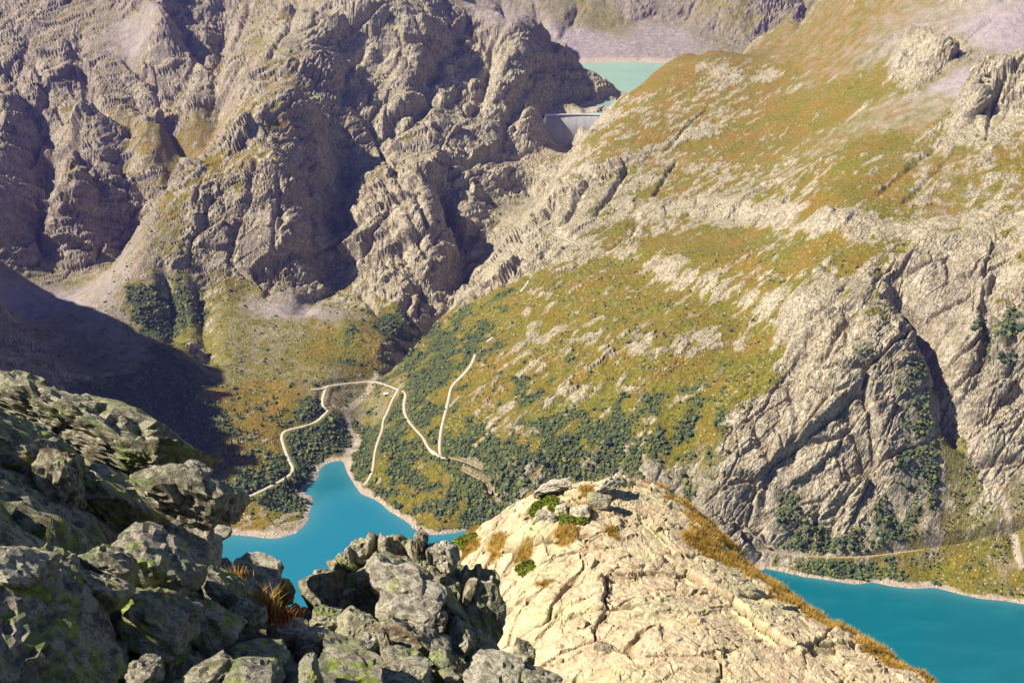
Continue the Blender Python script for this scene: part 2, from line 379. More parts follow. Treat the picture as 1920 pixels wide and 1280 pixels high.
ROADS = [   # pixel course, width in metres
    ([(582, 730), (605, 728), (630, 720), (665, 718), (700, 716), (728, 722), (748, 730)], 5.6),
    ([(612, 726), (605, 745), (605, 762), (618, 768), (605, 780), (592, 793), (560, 801), (535, 806), (527, 816), (533, 838), (541, 860), (552, 880), (542, 892), (520, 905), (490, 920), (455, 936)], 5.0),
    ([(748, 730), (736, 748), (728, 770), (718, 790), (718, 803), (708, 830), (702, 850), (700, 880), (692, 898), (684, 908)], 3.8),
    ([(755, 732), (762, 738), (757, 760), (760, 780), (775, 800), (795, 820), (802, 838), (818, 855), (832, 858), (840, 857)], 5.0),
    ([(826, 856), (824, 835), (828, 800), (835, 775), (842, 745), (846, 725), (870, 700), (886, 680), (891, 664)], 4.6),
    ([(840, 857), (860, 861), (885, 870), (905, 880)], 3.0),
    ([(865, 880), (890, 893), (915, 905), (915, 920), (935, 945)], 2.5),
    ([(912, 642), (924, 632)], 4.2),
    ([(976, 548), (988, 532), (991, 526)], 4.0),
    ([(1035, 437), (1050, 444), (1070, 452), (1088, 460)], 4.0),
    ([(1390, 1028), (1450, 1033), (1510, 1043), (1600, 1046), (1680, 1037), (1750, 1027), (1830, 1024), (1925, 1020)], 2.0),
]
def smooth_line(p, n=3):
    for _ in range(n):
        q = [p[0]]
        for a, b in zip(p[:-1], p[1:]): q += [a * .75 + b * .25, a * .25 + b * .75]
        q.append(p[-1]); p = np.array(q)
    return p
ROAD_LINES = []
for px, wd in ROADS:
    p = land([q[0] for q in px], [q[1] for q in px])
    if px[0][0] == 1390: p = np.array([at_z(q[0], q[1], z) for q, z in zip(px, (17, 18, 18, 20, 24, 30, 34, 40))])
    p = smooth_line(p, 3)
    for _ in range(30):
        p[1:-1, 2] = (p[:-2, 2] + 2 * p[1:-1, 2] + p[2:, 2]) / 4
    ROAD_LINES.append((p, wd))
DAM_C = at_z(1078, 217, UP_LAKE + 3.0)

# ------------------------------------------------------------------ what covers the land: rock, shrubs, russet, scree, ruggedness, rock tone
REG = np.array([
 (60,80,.80,0,.3,.10,1,.9),(200,150,.80,0,.3,.12,1,.9),(330,50,.9,0,.2,.05,1,.8),(265,65,.3,0,.3,.8,.5,.9),(100,300,.8,0,.5,.05,1,.8),(60,430,.8,.05,.4,.1,1,.8),(200,420,.75,0,.4,0,1,.8),
 (360,160,.8,0,.3,.1,.9,.5),(430,140,.6,0,.3,.3,.8,.7),(320,240,.6,0,.4,.2,.9,.7),(352,268,.15,0,.7,.1,.4,.5),(460,60,.65,0,.3,.2,.9,.7),(0,200,.7,0,.4,.1,1,.9),(150,500,.8,.0,.2,.1,1,.9),
 (450,300,.62,0,.6,0,1,.5),(480,420,.62,.12,.35,0,1,.4),(420,480,.6,.15,.2,0,1,.4),(560,400,.9,.05,.2,0,1.1,.3),(600,50,.9,0,.1,.05,1,.3),(520,130,.65,0,.3,.1,.9,.5),(700,400,.85,.05,.35,0,1.1,.2),(780,520,.87,.1,.2,0,1.1,.2),
 (700,150,.95,0,.1,0,1,.15),(900,130,.98,0,.1,0,1,0),(1000,130,.96,0,.15,0,1,.1),(900,260,.94,0,.15,0,.9,0),(950,330,.9,.05,.2,0,1,.0),(880,400,.86,.1,.2,0,1,.1),(965,400,.5,.25,0,.4,.6,.1),(1130,170,.7,0,.5,.1,.8,.3),(1040,240,.95,0,.1,0,.9,0),
 (640,560,.75,.2,.2,0,1,.2),(760,640,.4,.6,.3,0,.8,.2),(480,650,.03,.04,-.7,.22,.12,0),(540,670,.03,.06,-.6,.1,.12,0),(450,690,.05,.1,-.4,.1,.2,0),(430,620,.15,.05,-.3,.1,.3,.2),(600,660,.25,.35,.5,0,.5,.2),(560,585,.2,0,0,.85,.25,.4),(430,760,.32,.34,.9,0,.6,.2),(500,760,.34,.28,.9,0,.6,.2),
 (480,850,.42,.32,.95,0,.7,.2),(540,890,.2,.8,.4,0,.4,.2),(480,980,.65,.2,.7,0,.7,.3),(620,800,.2,.75,.25,0,.4,.2),(655,745,.12,.3,.1,.2,.15,.2),(400,650,.6,.1,.3,0,.9,.2),
 (60,570,.2,0,.2,.95,.35,1),(120,650,.45,.2,.7,.3,1,1),(220,680,.7,.2,.3,.2,1.1,.8),(300,760,.4,.7,.3,0,.9,.5),(330,680,.3,.75,.2,0,.8,.4),(300,610,.4,.8,.1,0,.8,.3),(380,800,.2,.95,.1,0,.6,.3),(230,620,.4,.1,.4,.4,.6,.6),(190,555,.3,0,.3,.7,.5,.5),
 (700,850,.12,.62,.2,0,.3,.2),(780,850,.18,.55,.35,0,.5,.2),(800,720,.18,.66,.3,0,.6,.2),(850,640,.2,.6,.3,0,.5,.2),(900,720,.42,.35,.5,0,.8,.2),(870,830,.3,.65,.2,0,.7,.2),(820,950,.22,.42,.45,0,.5,.2),(930,880,.25,.8,.2,0,.7,.2),
 (950,780,.42,.4,.45,0,.9,.1),(900,590,.2,.4,.3,0,.5,.2),(1050,640,.48,.2,.45,0,.8,.1),(1000,480,.82,.1,.1,0,1,0),(1080,390,.88,.05,.1,0,1,0),(1050,300,.78,0,.4,0,.9,0),(1150,260,.5,0,.65,0,.8,0),(1250,130,.03,0,.9,0,.25,.1),
 (1350,140,.62,0,.75,0,.6,0),(1250,230,.58,0,.7,0,.8,0),(1300,350,.6,.05,.6,0,.9,0),(1450,250,.3,0,.7,0,.6,0),(1440,130,.5,0,.7,0,.6,0),(1510,95,.1,0,.75,.1,.3,.2),(1550,200,.1,0,.5,0,.4,0),(1500,350,.45,0,.4,0,.7,0),
 (1600,350,.35,0,.6,0,.7,0),(1200,420,.42,.1,.35,0,.7,0),(1350,450,.08,0,.5,0,.4,0),(1550,470,.2,0,.65,0,.5,0),(1420,405,.85,0,.2,0,.8,0),(1300,395,.8,0,.2,0,.8,0),(1600,430,.78,0,.3,0,.9,0),(1250,520,.42,.1,.45,0,.7,0),
 (1150,580,.32,.12,.35,0,.7,.1),(1350,590,.4,.05,.4,0,.7,0),(1450,600,.35,.08,.45,0,.6,0),(1250,700,.38,.32,.3,0,1,.1),(1100,740,.46,.32,.4,0,1,.1),(1180,800,.4,.45,.2,0,1,.1),(1050,560,.45,.2,.4,0,.9,.1),(1350,720,.32,.25,.2,0,.8,.1),(1050,850,.28,.58,.25,0,.7,.1),(1150,880,.22,.72,.1,0,.7,.1),(1300,800,.25,.5,.1,0,.6,.1),
 (1400,680,.08,.1,.1,0,.4,.1),(1450,850,.88,.15,0,0,1,.15),(1400,950,.9,.1,0,0,1,.15),(1550,780,.86,.25,0,0,1,.15),(1650,780,.7,.5,0,0,1,.15),(1520,960,.5,.95,0,0,.8,.15),(1600,950,.75,.4,.1,0,1,.15),(1700,940,.4,.85,.1,0,.8,.15),
 (1600,1055,.2,.85,.1,0,.4,.2),(1450,1045,.5,.4,.1,0,.5,.3),(1700,620,.8,.3,.1,0,1,.2),(1600,560,.78,.2,.2,0,1,.1),(1745,700,.9,0,0,.3,.6,.25),(1850,660,.7,.65,.1,0,1,.2),(1900,780,.8,.4,.1,0,1,.1),(1810,930,.03,.05,.1,0,.12,.1),
 (1850,1040,.03,.05,.2,0,.12,.1),(1905,985,.05,.05,.1,.1,.12,.1),(1900,1060,.05,.08,.2,.1,.12,.1),(-180,420,.7,0,.3,.1,1.3,.9),(-260,300,.7,0,.3,.1,1.3,.9),(-120,560,.6,.1,.3,.2,1.3,.9),(-200,700,.6,.1,.3,.1,1.3,.9),(1850,880,.05,.1,.1,0,.2,.1),(1680,1060,.1,.4,.2,0,.2,.1),(1760,1020,.05,.1,.15,0,.15,.1),(1870,430,.8,0,.3,0,1,0),(1750,450,.6,0,.5,0,.8,0),(1800,350,.5,0,.5,.1,.8,.0),(1860,60,.05,0,0,1,.18,.7),(1820,150,.05,0,0,1,.15,.7),(1745,50,.5,0,.2,.5,.8,.4),
 (1720,110,.95,0,.1,0,1,.1),(1700,210,.3,0,.4,.3,.5,0),(1650,260,.15,0,.5,0,.4,0),(1860,220,.97,0,.1,0,1,0),(1600,60,.08,0,.8,.1,.3,.1),(1690,30,.2,0,.6,.3,.4,.2),(1620,180,.1,0,.5,0,.4,0),(1900,320,.6,0,.5,0,.9,0),
 (950,40,.35,0,0,.7,1.1,1),(1100,80,.15,0,.05,.9,.7,1),(1135,40,.15,0,.0,.2,.8,1),(1250,70,.2,0,0,.8,.9,1),(1350,60,.55,0,.0,.4,1.4,1),(1430,60,.65,0,0,.2,1.4,1),(1200,20,.5,0,0,.5,1.4,1),(1380,25,.4,0,0,.1,1.3,1),
], float)
_lm = (REG[:, 0] < 1060) & (REG[:, 1] < 560) & (REG[:, 6] > .75)
REG[_lm, 6] *= 1.05; REG[:, 7] = np.where(REG[:, 0] < 900, REG[:, 7] * .75, REG[:, 7])                                # the left massif is the most broken
_rp = land(REG[:, 0], REG[:, 1])
_cgx, _cgy = np.meshgrid(np.arange(GX0, GX1, 25.0), np.arange(GY0, GY1, 25.0))
_wx = _cgx + 70 * fbm(_cgx / 160, _cgy / 160, 3, 91); _wy = _cgy + 70 * fbm(_cgx / 160 + 9, _cgy / 160, 3, 97)
_d2 = (_wx[..., None] - _rp[:, 0]) ** 2 + (_wy[..., None] - _rp[:, 1]) ** 2 + 15.0 ** 2
_w = _d2 ** -2.4
_w /= _w.sum(-1, keepdims=True)
REGMAP = [(_w * REG[:, 2 + i]).sum(-1) for i in range(6)]
def cover(x, y): return [bil(g, x, y, GX0, GY0, 25.0) for g in REGMAP]

# ------------------------------------------------------------------ terrain mesh: columns fan out from the viewpoint's side of the valley, rows follow the relief
QUALITY = 1.0
NC, NR = int(1080 * QUALITY), int(860 * QUALITY)
t_cols = np.concatenate([np.linspace(-2.0, -0.64, 44)[:-1], np.linspace(-0.64, 0.60, NC), np.linspace(0.60, 1.3, 22)[1:]])
ysf = np.geomspace(20, 5100, 900)
tcs = t_cols[::5] if t_cols.size % 5 == 1 else np.append(t_cols[::5], t_cols[-1])
TTf, YYf = np.meshgrid(tcs, ysf)
zf = bil(MAC, TTf * YYf, YYf, GX0, GY0, GS)
el = (zf - CAM_H) / YYf
vis = el >= np.maximum.accumulate(el, axis=0) - 0.045
dm = np.abs(np.diff(el, axis=0)) * F_PX
wgt = np.where(vis[1:], 1.0, 0.25) * np.where(YYf[1:] < 650, 0.03, 1.0)
meas = dm * wgt + 0.22 * np.diff(np.log(YYf), axis=0) * F_PX * np.where(YYf[1:] < 650, 0.15, 1.0)
meas = np.minimum(meas, np.percentile(meas, 99.5))
for _ in range(4):
    meas[:, 1:-1] = (meas[:, :-2] + 2 * meas[:, 1:-1] + meas[:, 2:]) / 4
    meas[1:-1] = (meas[:-2] + 2 * meas[1:-1] + meas[2:]) / 4
cum = np.concatenate([np.zeros((1, meas.shape[1])), np.cumsum(meas, 0)], 0)
cum /= cum[-1]
rows = np.linspace(0, 1, NR)
ycoarse = np.stack([np.interp(rows, cum[:, i], ysf) for i in range(len(tcs))], 1)
for _ in range(14):
    ycoarse[:, 1:-1] = (ycoarse[:, :-2] + 2 * ycoarse[:, 1:-1] + ycoarse[:, 2:]) / 4
YV = np.stack([np.interp(t_cols, tcs, ycoarse[j]) for j in range(NR)], 0)
TV = np.broadcast_to(t_cols[None], YV.shape)
XV = TV * YV
print('grid', YV.shape, round(time.time() - T0, 1))

ZV = mac(XV, YV)
e = 6.0
gx = (mac(XV + e, YV) - mac(XV - e, YV)) / (2 * e); gy = (mac(XV, YV + e) - mac(XV, YV - e)) / (2 * e)
slope = np.hypot(gx, gy)
c_rock, c_bush, c_russet, c_scree, c_rug, c_tone = cover(XV, YV)
# keep road benches, water margins and the dam foot calm
calm = np.ones(XV.shape); road_m = np.zeros(XV.shape); bench = ZV.copy()
for ln, wd in ROAD_LINES:
    d, h, al = line_dist(XV, YV, ln)
    k = 1 - sstep(wd * 0.7, wd * 0.7 + (9.0 if wd > 3.2 else 3.0), d)
    bench = np.where(k > 0, bench * (1 - k) + h * k, bench)
    calm = np.minimum(calm, sstep(wd * 0.6, wd * 0.6 + (14.0 if wd > 3.2 else 4.0), d))
    road_m = np.maximum(road_m, 1 - sstep(wd * 0.5 + 1, wd * 0.5 + 5, d))
shore = np.where(YV > 2600, np.abs(ZV - UP_LAKE - 3) / 14.0, np.abs(ZV - 3) / 16.0)
calm_s = 0.22 + 0.78 * sstep(0.0, 1.0, shore)
calm = calm * np.where(YV < 650, 0.6, 1) * sstep(50, 130, np.hypot(XV - 145, YV - 2745))
rug = c_rug * calm
# broad rills and ribs that follow the fall of the slope
warp = 30 * fbm(XV / 120, YV / 120, 3, 5)
G1 = gullies((XV + warp) / 150, (YV + warp) / 150, gx, gy, 5, 11, 0.42)
R1 = ridged((XV + warp) / 260, (YV - warp) / 260, 5, 23, 0.5)
# joints run along one strike: blocks are longer down the strike than across it
SD = np.array([-0.62, -0.785])
XS = (XV * SD[0] + YV * SD[1]) - 0.75 * ZV + 6 * fbm(XV / 40, YV / 40, 2, 3); XT = (-XV * SD[1] + YV * SD[0]) - 0.55 * ZV + 6 * fbm(XV / 40 + 7, YV / 40, 2, 4)
F0, E0 = facets(XS / 210, XT / 95, 28, 1.15)
F1, E1 = facets(XS / 95, XT / 40, 31)
F2, E2 = facets(XS / 30, XT / 17, 41, 1.2)
F3, E3 = facets(XS / 11, XT / 7.0, 51, 1.2)
# blocks meet in a groove rather than a sheer step
F0 = F0 * sstep(0, .10, E0); F1 = F1 * sstep(0, .20, E1); F2 = F2 * sstep(0, .30, E2); F3 = F3 * sstep(0, .40, E3)
streak = fbm(XS / 85, XT / 15, 4, 63)
print('noise', round(time.time() - T0, 1))
sl = np.clip(slope * 1.3, 0.15, 1.25)
rocky = sstep(0.25, 0.75, c_rock)
d_big = rug * calm_s * sl * (13.0 * G1 * (1 - .75 * sstep(.7, 1.3, slope)) + 15.0 * R1)
lump = np.clip(.62 - .2 * sstep(1850, 2000, YV) * sstep(250, 100, XV) + .9 * fbm(XV / 130, YV / 130, 3, 401), .18, 1.15)      # smooth glaciated slabs next to broken ground
d_rock = rug * calm_s * (0.25 + 0.75 * rocky) * sl * (20.0 * F0 - 9.0 * np.exp(-(E0 / .035) ** 2) + 13.0 * F1 - 7.0 * np.exp(-(E1 / .06) ** 2) + lump * (7.0 * F2 - 4.5 * np.exp(-(E2 / .09) ** 2) + 3.4 * F3 - 1.8 * np.exp(-(E3 / .12) ** 2)))
# long joints and gullies one can follow with the eye
CRACKS = [([(880, 40), (825, 115), (790, 165), (815, 190), (765, 210), (720, 260)], 26, 11), ([(920, 37), (860, 70), (815, 125), (800, 165)], 22, 9), ([(950, 55), (920, 90), (912, 150), (900, 190), (880, 220)], 20, 8),
    ([(1025, 130), (980, 170), (960, 210), (945, 240), (945, 275)], 20, 8), ([(830, 340), (860, 325), (920, 300), (970, 290), (1030, 280)], 16, 8), ([(940, 330), (985, 350), (1020, 330)], 16, 9), ([(840, 405), (880, 412), (920, 405)], 12, 7),
    ([(820, 320), (835, 380), (850, 440), (860, 465)], 26, 11), ([(715, 340), (750, 380), (780, 430), (800, 480), (850, 540)], 16, 7), ([(600, 530), (675, 540), (715, 510)], 14, 7), ([(675, 540), (685, 565), (710, 590)], 12, 6), ([(760, 480), (785, 530), (760, 580), (780, 630)], 18, 8),
    ([(685, 90), (660, 130), (642, 165), (640, 210)], 20, 9), ([(560, 250), (585, 320), (590, 400), (580, 470)], 14, 7), ([(480, 300), (470, 380), (440, 450), (430, 520)], 10, 6), ([(400, 360), (380, 420), (360, 470)], 12, 7), ([(520, 330), (530, 420), (510, 500), (500, 560)], 12, 6),
    ([(150, 60), (150, 130), (165, 180), (210, 230)], 20, 10), ([(60, 110), (90, 180), (80, 240)], 18, 9), ([(230, 110), (290, 160), (300, 200)], 18, 9), ([(130, 260), (160, 330), (200, 380)], 16, 8), ([(60, 360), (80, 420), (70, 480)], 16, 8), ([(0, 120), (50, 150), (110, 170)], 14, 8), ([(340, 210), (350, 160), (380, 115)], 12, 7), ([(470, 0), (450, 60), (430, 110)], 18, 9), ([(560, 0), (540, 60), (500, 120)], 14, 8),
    ([(1685, 65), (1640, 105), (1590, 145)], 7, 4), ([(1270, 300), (1240, 345), (1225, 370)], 10, 5), ([(1560, 570), (1540, 595), (1525, 615)], 14, 5), ([(1640, 555), (1600, 590), (1565, 635), (1540, 700)], 16, 6), ([(1480, 720), (1500, 800), (1480, 880)], 12, 6), ([(1410, 800), (1440, 880), (1430, 960)], 10, 5), ([(1560, 740), (1600, 830), (1650, 920), (1690, 1000)], 12, 6), ([(1840, 560), (1855, 640), (1830, 720)], 16, 7), ([(1890, 520), (1905, 620), (1890, 720)], 14, 7), ([(1120, 330), (1085, 380), (1060, 420)], 14, 6), ([(1180, 310), (1150, 360), (1110, 410)], 12, 6), ([(1330, 200), (1290, 240), (1240, 290)], 6, 4), ([(1780, 300), (1730, 350), (1690, 385)], 6, 5)]
crack_d = np.zeros(XV.shape)
_cx = XV + 5 * fbm(XV / 25, YV / 25, 3, 777); _cy = YV + 5 * fbm(XV / 25, YV / 25 + 9, 3, 778)
for px, dp, wd in CRACKS:
    d, h, al = line_dist(_cx, _cy, land_line(px, 30), 40)
    crack_d = np.maximum(crack_d, dp * np.clip(np.minimum(al, 1 - al) * 6 + .3, 0, 1) * np.exp(-(d / wd) ** 2))
# which ground is bare rock
fine = fbm(XV / 22, YV / 22, 4, 61)
val = (c_rock - 0.53) * 2.1 + 0.35 * G1 * np.clip(slope, .2, 1) + 0.6 * F2 + 0.4 * F1 + 0.45 * fine + 1.15 * streak + .55 * fbm(XS / 20, XT / 8, 3, 64) + 0.45 * (slope - 0.62) - .16 * (XV < -60) * (YV < 2500)
for _b in BAND_LINES:
    d, h, al = line_dist(XV, YV, _b[::3], 80)
    val = val + .5 * np.exp(-((d + 14 * fine) / 22) ** 2)
rock = sstep(-0.10, 0.14, val) * (1 - 0.85 * c_scree)
nrm = 1.0 / np.sqrt(1 + slope ** 2)
disp = d_big - crack_d * calm + d_rock * (0.35 + 0.65 * rock) + calm * (1.6 * rock + 0.7 * fine) * np.clip(c_rug + .1, 0, 1) * calm_s
base_z = bench
PX = XV - gx * nrm * disp * 0.45
PY = YV - gy * nrm * disp * 0.45
PZ = base_z + disp * (nrm + (1 - nrm) * 0.5)
# the lake bed stays under water, the dam valley stays open
P3 = np.stack([PX, PY, PZ], -1)
du = np.gradient(P3, axis=1); dv = np.gradient(P3, axis=0)
N3 = np.cross(du, dv); N3 /= np.linalg.norm(N3, axis=-1, keepdims=True) + 1e-9
steep = np.clip(1 - N3[..., 2], 0, 1)
rock = np.clip(rock * (0.75 + 0.5 * steep) + 0.9 * sstep(0.33, 0.55, steep + 0.1 * fine) * c_rug * (1 - c_scree * .7), 0, 1)
shore_m = np.where(YV > 2600, sstep(UP_LAKE + 9, UP_LAKE + 4, PZ) * (PZ > UP_LAKE - 20) * (YV > 2760), (1 - sstep(1.6, 3.4, PZ + 3.0 * fine)) * (PZ > -15) * (PZ < 30) * (YV > 900))
STREAMS = [([(705, 702), (690, 735), (672, 752), (648, 768), (652, 790), (664, 825)], 5.0), ([(1812, 800), (1825, 850), (1852, 890), (1885, 955), (1900, 1000), (1915, 1062)], 3.4), ([(905, 470), (885, 478), (872, 470)], 6.0), ([(640, 768), (625, 762)], 3.0)]
for px, wd in STREAMS:
    d, h, al = line_dist(XV, YV, land_line(px))
    shore_m = np.maximum(shore_m, 1 - sstep(wd * .6, wd * 1.3, d + 2.5 * fine))
bush_n = c_bush * 1.5 - 0.68 + 0.95 * fbm(XV / 34, YV / 34, 5, 71, .6) - 0.35 * rock * (1 - c_bush) - 1.0 * (steep > .75)
bush = sstep(-0.05, 0.2, bush_n) * (1 - road_m) * (1 - shore_m)
russ = np.clip(c_russet * .66 - .06 + 0.9 * fbm(XV / 55, YV / 55, 4, 81), 0, 1)
print('cover', round(time.time() - T0, 1))

def grid_mesh(name, P, smooth=True):
    nr, nc = P.shape[:2]
    idx = np.arange(nr * nc).reshape(nr, nc)
    f = np.stack([idx[:-1, :-1], idx[:-1, 1:], idx[1:, 1:], idx[1:, :-1]], -1).reshape(-1, 4)
    return raw_mesh(name, P.reshape(-1, 3), f, smooth)
def raw_mesh(name, V, F, smooth=True):
    V = np.asarray(V, np.float32); F = np.asarray(F, np.int32); k = F.shape[1]
    me = bpy.data.meshes.new(name)
    me.vertices.add(len(V)); me.vertices.foreach_set('co', V.ravel())
    me.loops.add(F.size); me.loops.foreach_set('vertex_index', F.ravel())
    me.polygons.add(len(F)); me.polygons.foreach_set('loop_start', np.arange(0, F.size, k, dtype=np.int32))
    me.update(calc_edges=True)
    me.polygons.foreach_set('use_smooth', np.full(len(F), smooth))
    return me
def set_color(me, name, rgba):
    at = me.color_attributes.new(name, 'FLOAT_COLOR', 'POINT')
    at.data.foreach_set('color', np.asarray(rgba, np.float32).ravel())
def put(name, me, mat=None, parent=None, label=None, cat=None, group=None, kind=None, loc=None):
    o = bpy.data.objects.new(name, me)
    COL.objects.link(o)
    if mat is not None and me is not None and len(me.materials) == 0: me.materials.append(mat)
    if parent: o.parent = parent
    if label: o['label'] = label
    if cat: o['category'] = cat
    if group: o['group'] = group
    if kind: o['kind'] = kind
    if loc is not None: o.location = loc
    return o

# ------------------------------------------------------------------ materials
def new_mat(name):
    m = bpy.data.materials.new(name); m.use_nodes = True
    nt = m.node_tree
    return m, nt, nt.nodes['Principled BSDF']
class NT:
    """short-hand for wiring shader nodes"""
    def __init__(s, nt): s.nt = nt
    def n(s, t, **kw):
        x = s.nt.nodes.new(t)
        for k, v in kw.items(): setattr(x, k, v)
        return x
    def l(s, a, b): s.nt.links.new(a, b)
    def val(s, sock, v):
        if hasattr(v, 'is_linked') or hasattr(v, 'links'): s.l(v, sock)
        else: sock.default_value = v
    def coord(s, kind='Object', scale=(1, 1, 1), rot=(0, 0, 0)):
        c = s.n('ShaderNodeTexCoord'); m = s.n('ShaderNodeMapping')
        m.inputs['Scale'].default_value = scale; m.inputs['Rotation'].default_value = rot
        s.l(c.outputs[kind], m.inputs[0]); return m.outputs[0]
    def noise(s, vec, scale, detail=4, rough=0.55, dist=0.0):
        x = s.n('ShaderNodeTexNoise'); s.l(vec, x.inputs['Vector'])
        x.inputs['Scale'].default_value = scale; x.inputs['Detail'].default_value = detail; x.inputs['Roughness'].default_value = rough; x.inputs['Distortion'].default_value = dist
        return x.outputs['Fac']
    def voro(s, vec, scale, feature='DISTANCE_TO_EDGE', out='Distance', rnd=1.0):
        x = s.n('ShaderNodeTexVoronoi', feature=feature); s.l(vec, x.inputs['Vector'])
        x.inputs['Scale'].default_value = scale; x.inputs['Randomness'].default_value = rnd
        return x.outputs[out]
    def ramp(s, fac, a, b, interp='LINEAR'):
        x = s.n('ShaderNodeMapRange', interpolation_type='SMOOTHSTEP' if interp == 'S' else 'LINEAR')
        s.l(fac, x.inputs[0]); x.inputs[1].default_value = a; x.inputs[2].default_value = b
        return x.outputs[0]
    def math(s, op, a, b=0.0, clamp=False):
        x = s.n('ShaderNodeMath', operation=op, use_clamp=clamp)
        s.val(x.inputs[0], a); s.val(x.inputs[1], b); return x.outputs[0]
    def mix(s, fac, a, b, blend='MIX'):
        x = s.n('ShaderNodeMix', data_type='RGBA', blend_type=blend)
        s.val(x.inputs[0], fac)
        for sock, v in ((x.inputs[6], a), (x.inputs[7], b)):
            if isinstance(v, tuple): sock.default_value = (*v, 1.0)
            else: s.l(v, sock)
        return x.outputs[2]
    def attr(s, name):
        a = s.n('ShaderNodeAttribute', attribute_name=name); p = s.n('ShaderNodeSeparateColor')
        s.l(a.outputs['Color'], p.inputs[0]); return p.outputs[0], p.outputs[1], p.outputs[2], a.outputs['Alpha']
    def bump(s, h, strength, dist, prev=None):
        b = s.n('ShaderNodeBump'); b.inputs['Strength'].default_value = strength; b.inputs['Distance'].default_value = dist
        s.l(h, b.inputs['Height'])
        if prev is not None: s.l(prev, b.inputs['Normal'])
        return b.outputs[0]

def land_material():
    m, nt, bs = new_mat('mountain_land'); k = NT(nt)
    rock, bush, russ, scree = k.attr('cover_a')
    tone, shore, road, steep = k.attr('cover_b')
    P = k.coord()
    Pz = k.coord(scale=(1, 1, 0.45))
    n1 = k.noise(P, 0.012, 5); n2 = k.noise(Pz, 0.06, 6, 0.6); n3 = k.noise(Pz, 0.35, 5, 0.65); n4 = k.noise(P, 0.16, 5, 0.6)
    # bare rock: pale granite, dark specks (lichen, painted-in pit and boulder shade), purplish gneiss
    pale = k.mix(k.ramp(n2, .35, .68), (0.32, 0.275, 0.195), (0.54, 0.475, 0.345))
    purp = k.mix(k.ramp(n2, .35, .68), (0.165, 0.128, 0.118), (0.37, 0.30, 0.255))
    rk = k.mix(tone, pale, purp)
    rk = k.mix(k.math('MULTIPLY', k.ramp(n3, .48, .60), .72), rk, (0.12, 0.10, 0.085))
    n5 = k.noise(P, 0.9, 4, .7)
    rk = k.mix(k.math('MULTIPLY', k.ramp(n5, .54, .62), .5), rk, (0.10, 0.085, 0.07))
    rk = k.mix(k.math('MULTIPLY', k.ramp(n4, .52, .64), .68), rk, (0.195, 0.135, 0.04))
    crack = k.math('MULTIPLY', k.ramp(k.voro(k.coord(scale=(1, 1, .6)), 0.11), 0.05, 0.0), 0.55)
    rk = k.mix(crack, rk, (0.09, 0.078, 0.065))
    # grass: olive to russet
    gr = k.mix(k.ramp(n4, .35, .65), (0.100, 0.094, 0.009), (0.215, 0.175, 0.014))
    ru = k.mix(k.ramp(n3, .35, .65), (0.20, 0.100, 0.012), (0.315, 0.158, 0.022))
    gr = k.mix(russ, gr, ru)
    gr = k.mix(k.math('MULTIPLY', k.ramp(n3, .48, .64), .7), gr, (0.055, 0.066, 0.016))
    gr = k.mix(k.math('MULTIPLY', k.ramp(k.noise(P, 0.7, 4, .7), .52, .60), .6), gr, (0.045, 0.045, 0.016))
    # pale stones scattered in the grass
    st = k.ramp(k.voro(P, 0.16, 'F1'), 0.26, 0.16)
    gr = k.mix(k.math('MULTIPLY', k.math('MULTIPLY', st, k.ramp(n1, .42, .56)), .75), gr, (0.40, 0.35, 0.26))
    gr = k.mix(bush, gr, k.mix(k.ramp(n3, .4, .65), (0.035, 0.052, 0.020), (0.095, 0.105, 0.03)))
    sc = k.mix(k.ramp(n3, .3, .7), (0.30, 0.25, 0.24), (0.43, 0.365, 0.345))
    sc = k.mix(k.math('MULTIPLY', k.ramp(n2, .45, .7), .35), sc, (0.17, 0.15, 0.12))
    sc = k.mix(tone, sc, k.mix(k.ramp(n2, .35, .65), (0.19, 0.155, 0.165), (0.33, 0.275, 0.275)))
    c = k.mix(scree, gr, sc)
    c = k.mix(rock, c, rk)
    c = k.mix(k.math('MULTIPLY', bush, .8), c, k.mix(k.ramp(n3, .4, .65), (0.040, 0.056, 0.022), (0.10, 0.105, 0.03)))
    c = k.mix(shore, c, k.mix(k.ramp(n3, .35, .65), (0.27, 0.215, 0.165), (0.45, 0.37, 0.28)))
    c = k.mix(road, c, (0.42, 0.37, 0.30))
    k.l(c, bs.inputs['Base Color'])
    bs.inputs['Roughness'].default_value = 0.95
    bs.inputs['Specular IOR Level'].default_value = 0.15
    h1 = k.math('ADD', k.math('MULTIPLY', n3, 1.0), k.math('MULTIPLY', n2, 2.5))
    b = k.bump(h1, 0.9, 3.2)
    b = k.bump(k.math('MULTIPLY', crack, -1.0), 0.6, 1.6, b)
    k.l(b, bs.inputs['Normal'])
    return m
M_LAND = land_material()

def water_material(name, deep, light, mask_fn=None):
    m, nt, bs = new_mat(name); k = NT(nt)
    P = k.coord()
    c = k.mix(k.ramp(k.noise(P, 0.004, 3), .35, .65), deep, light)
    if mask_fn: c = mask_fn(k, c)
    k.l(c, bs.inputs['Base Color'])
    bs.inputs['Roughness'].default_value = 0.22
    bs.inputs['IOR'].default_value = 1.33
    bs.inputs['Specular IOR Level'].default_value = 0.35
    b = k.bump(k.noise(k.coord(scale=(1, 1.8, 1)), 0.35, 4, 0.6), 0.18, 0.25)
    k.l(b, bs.inputs['Normal'])
    return m

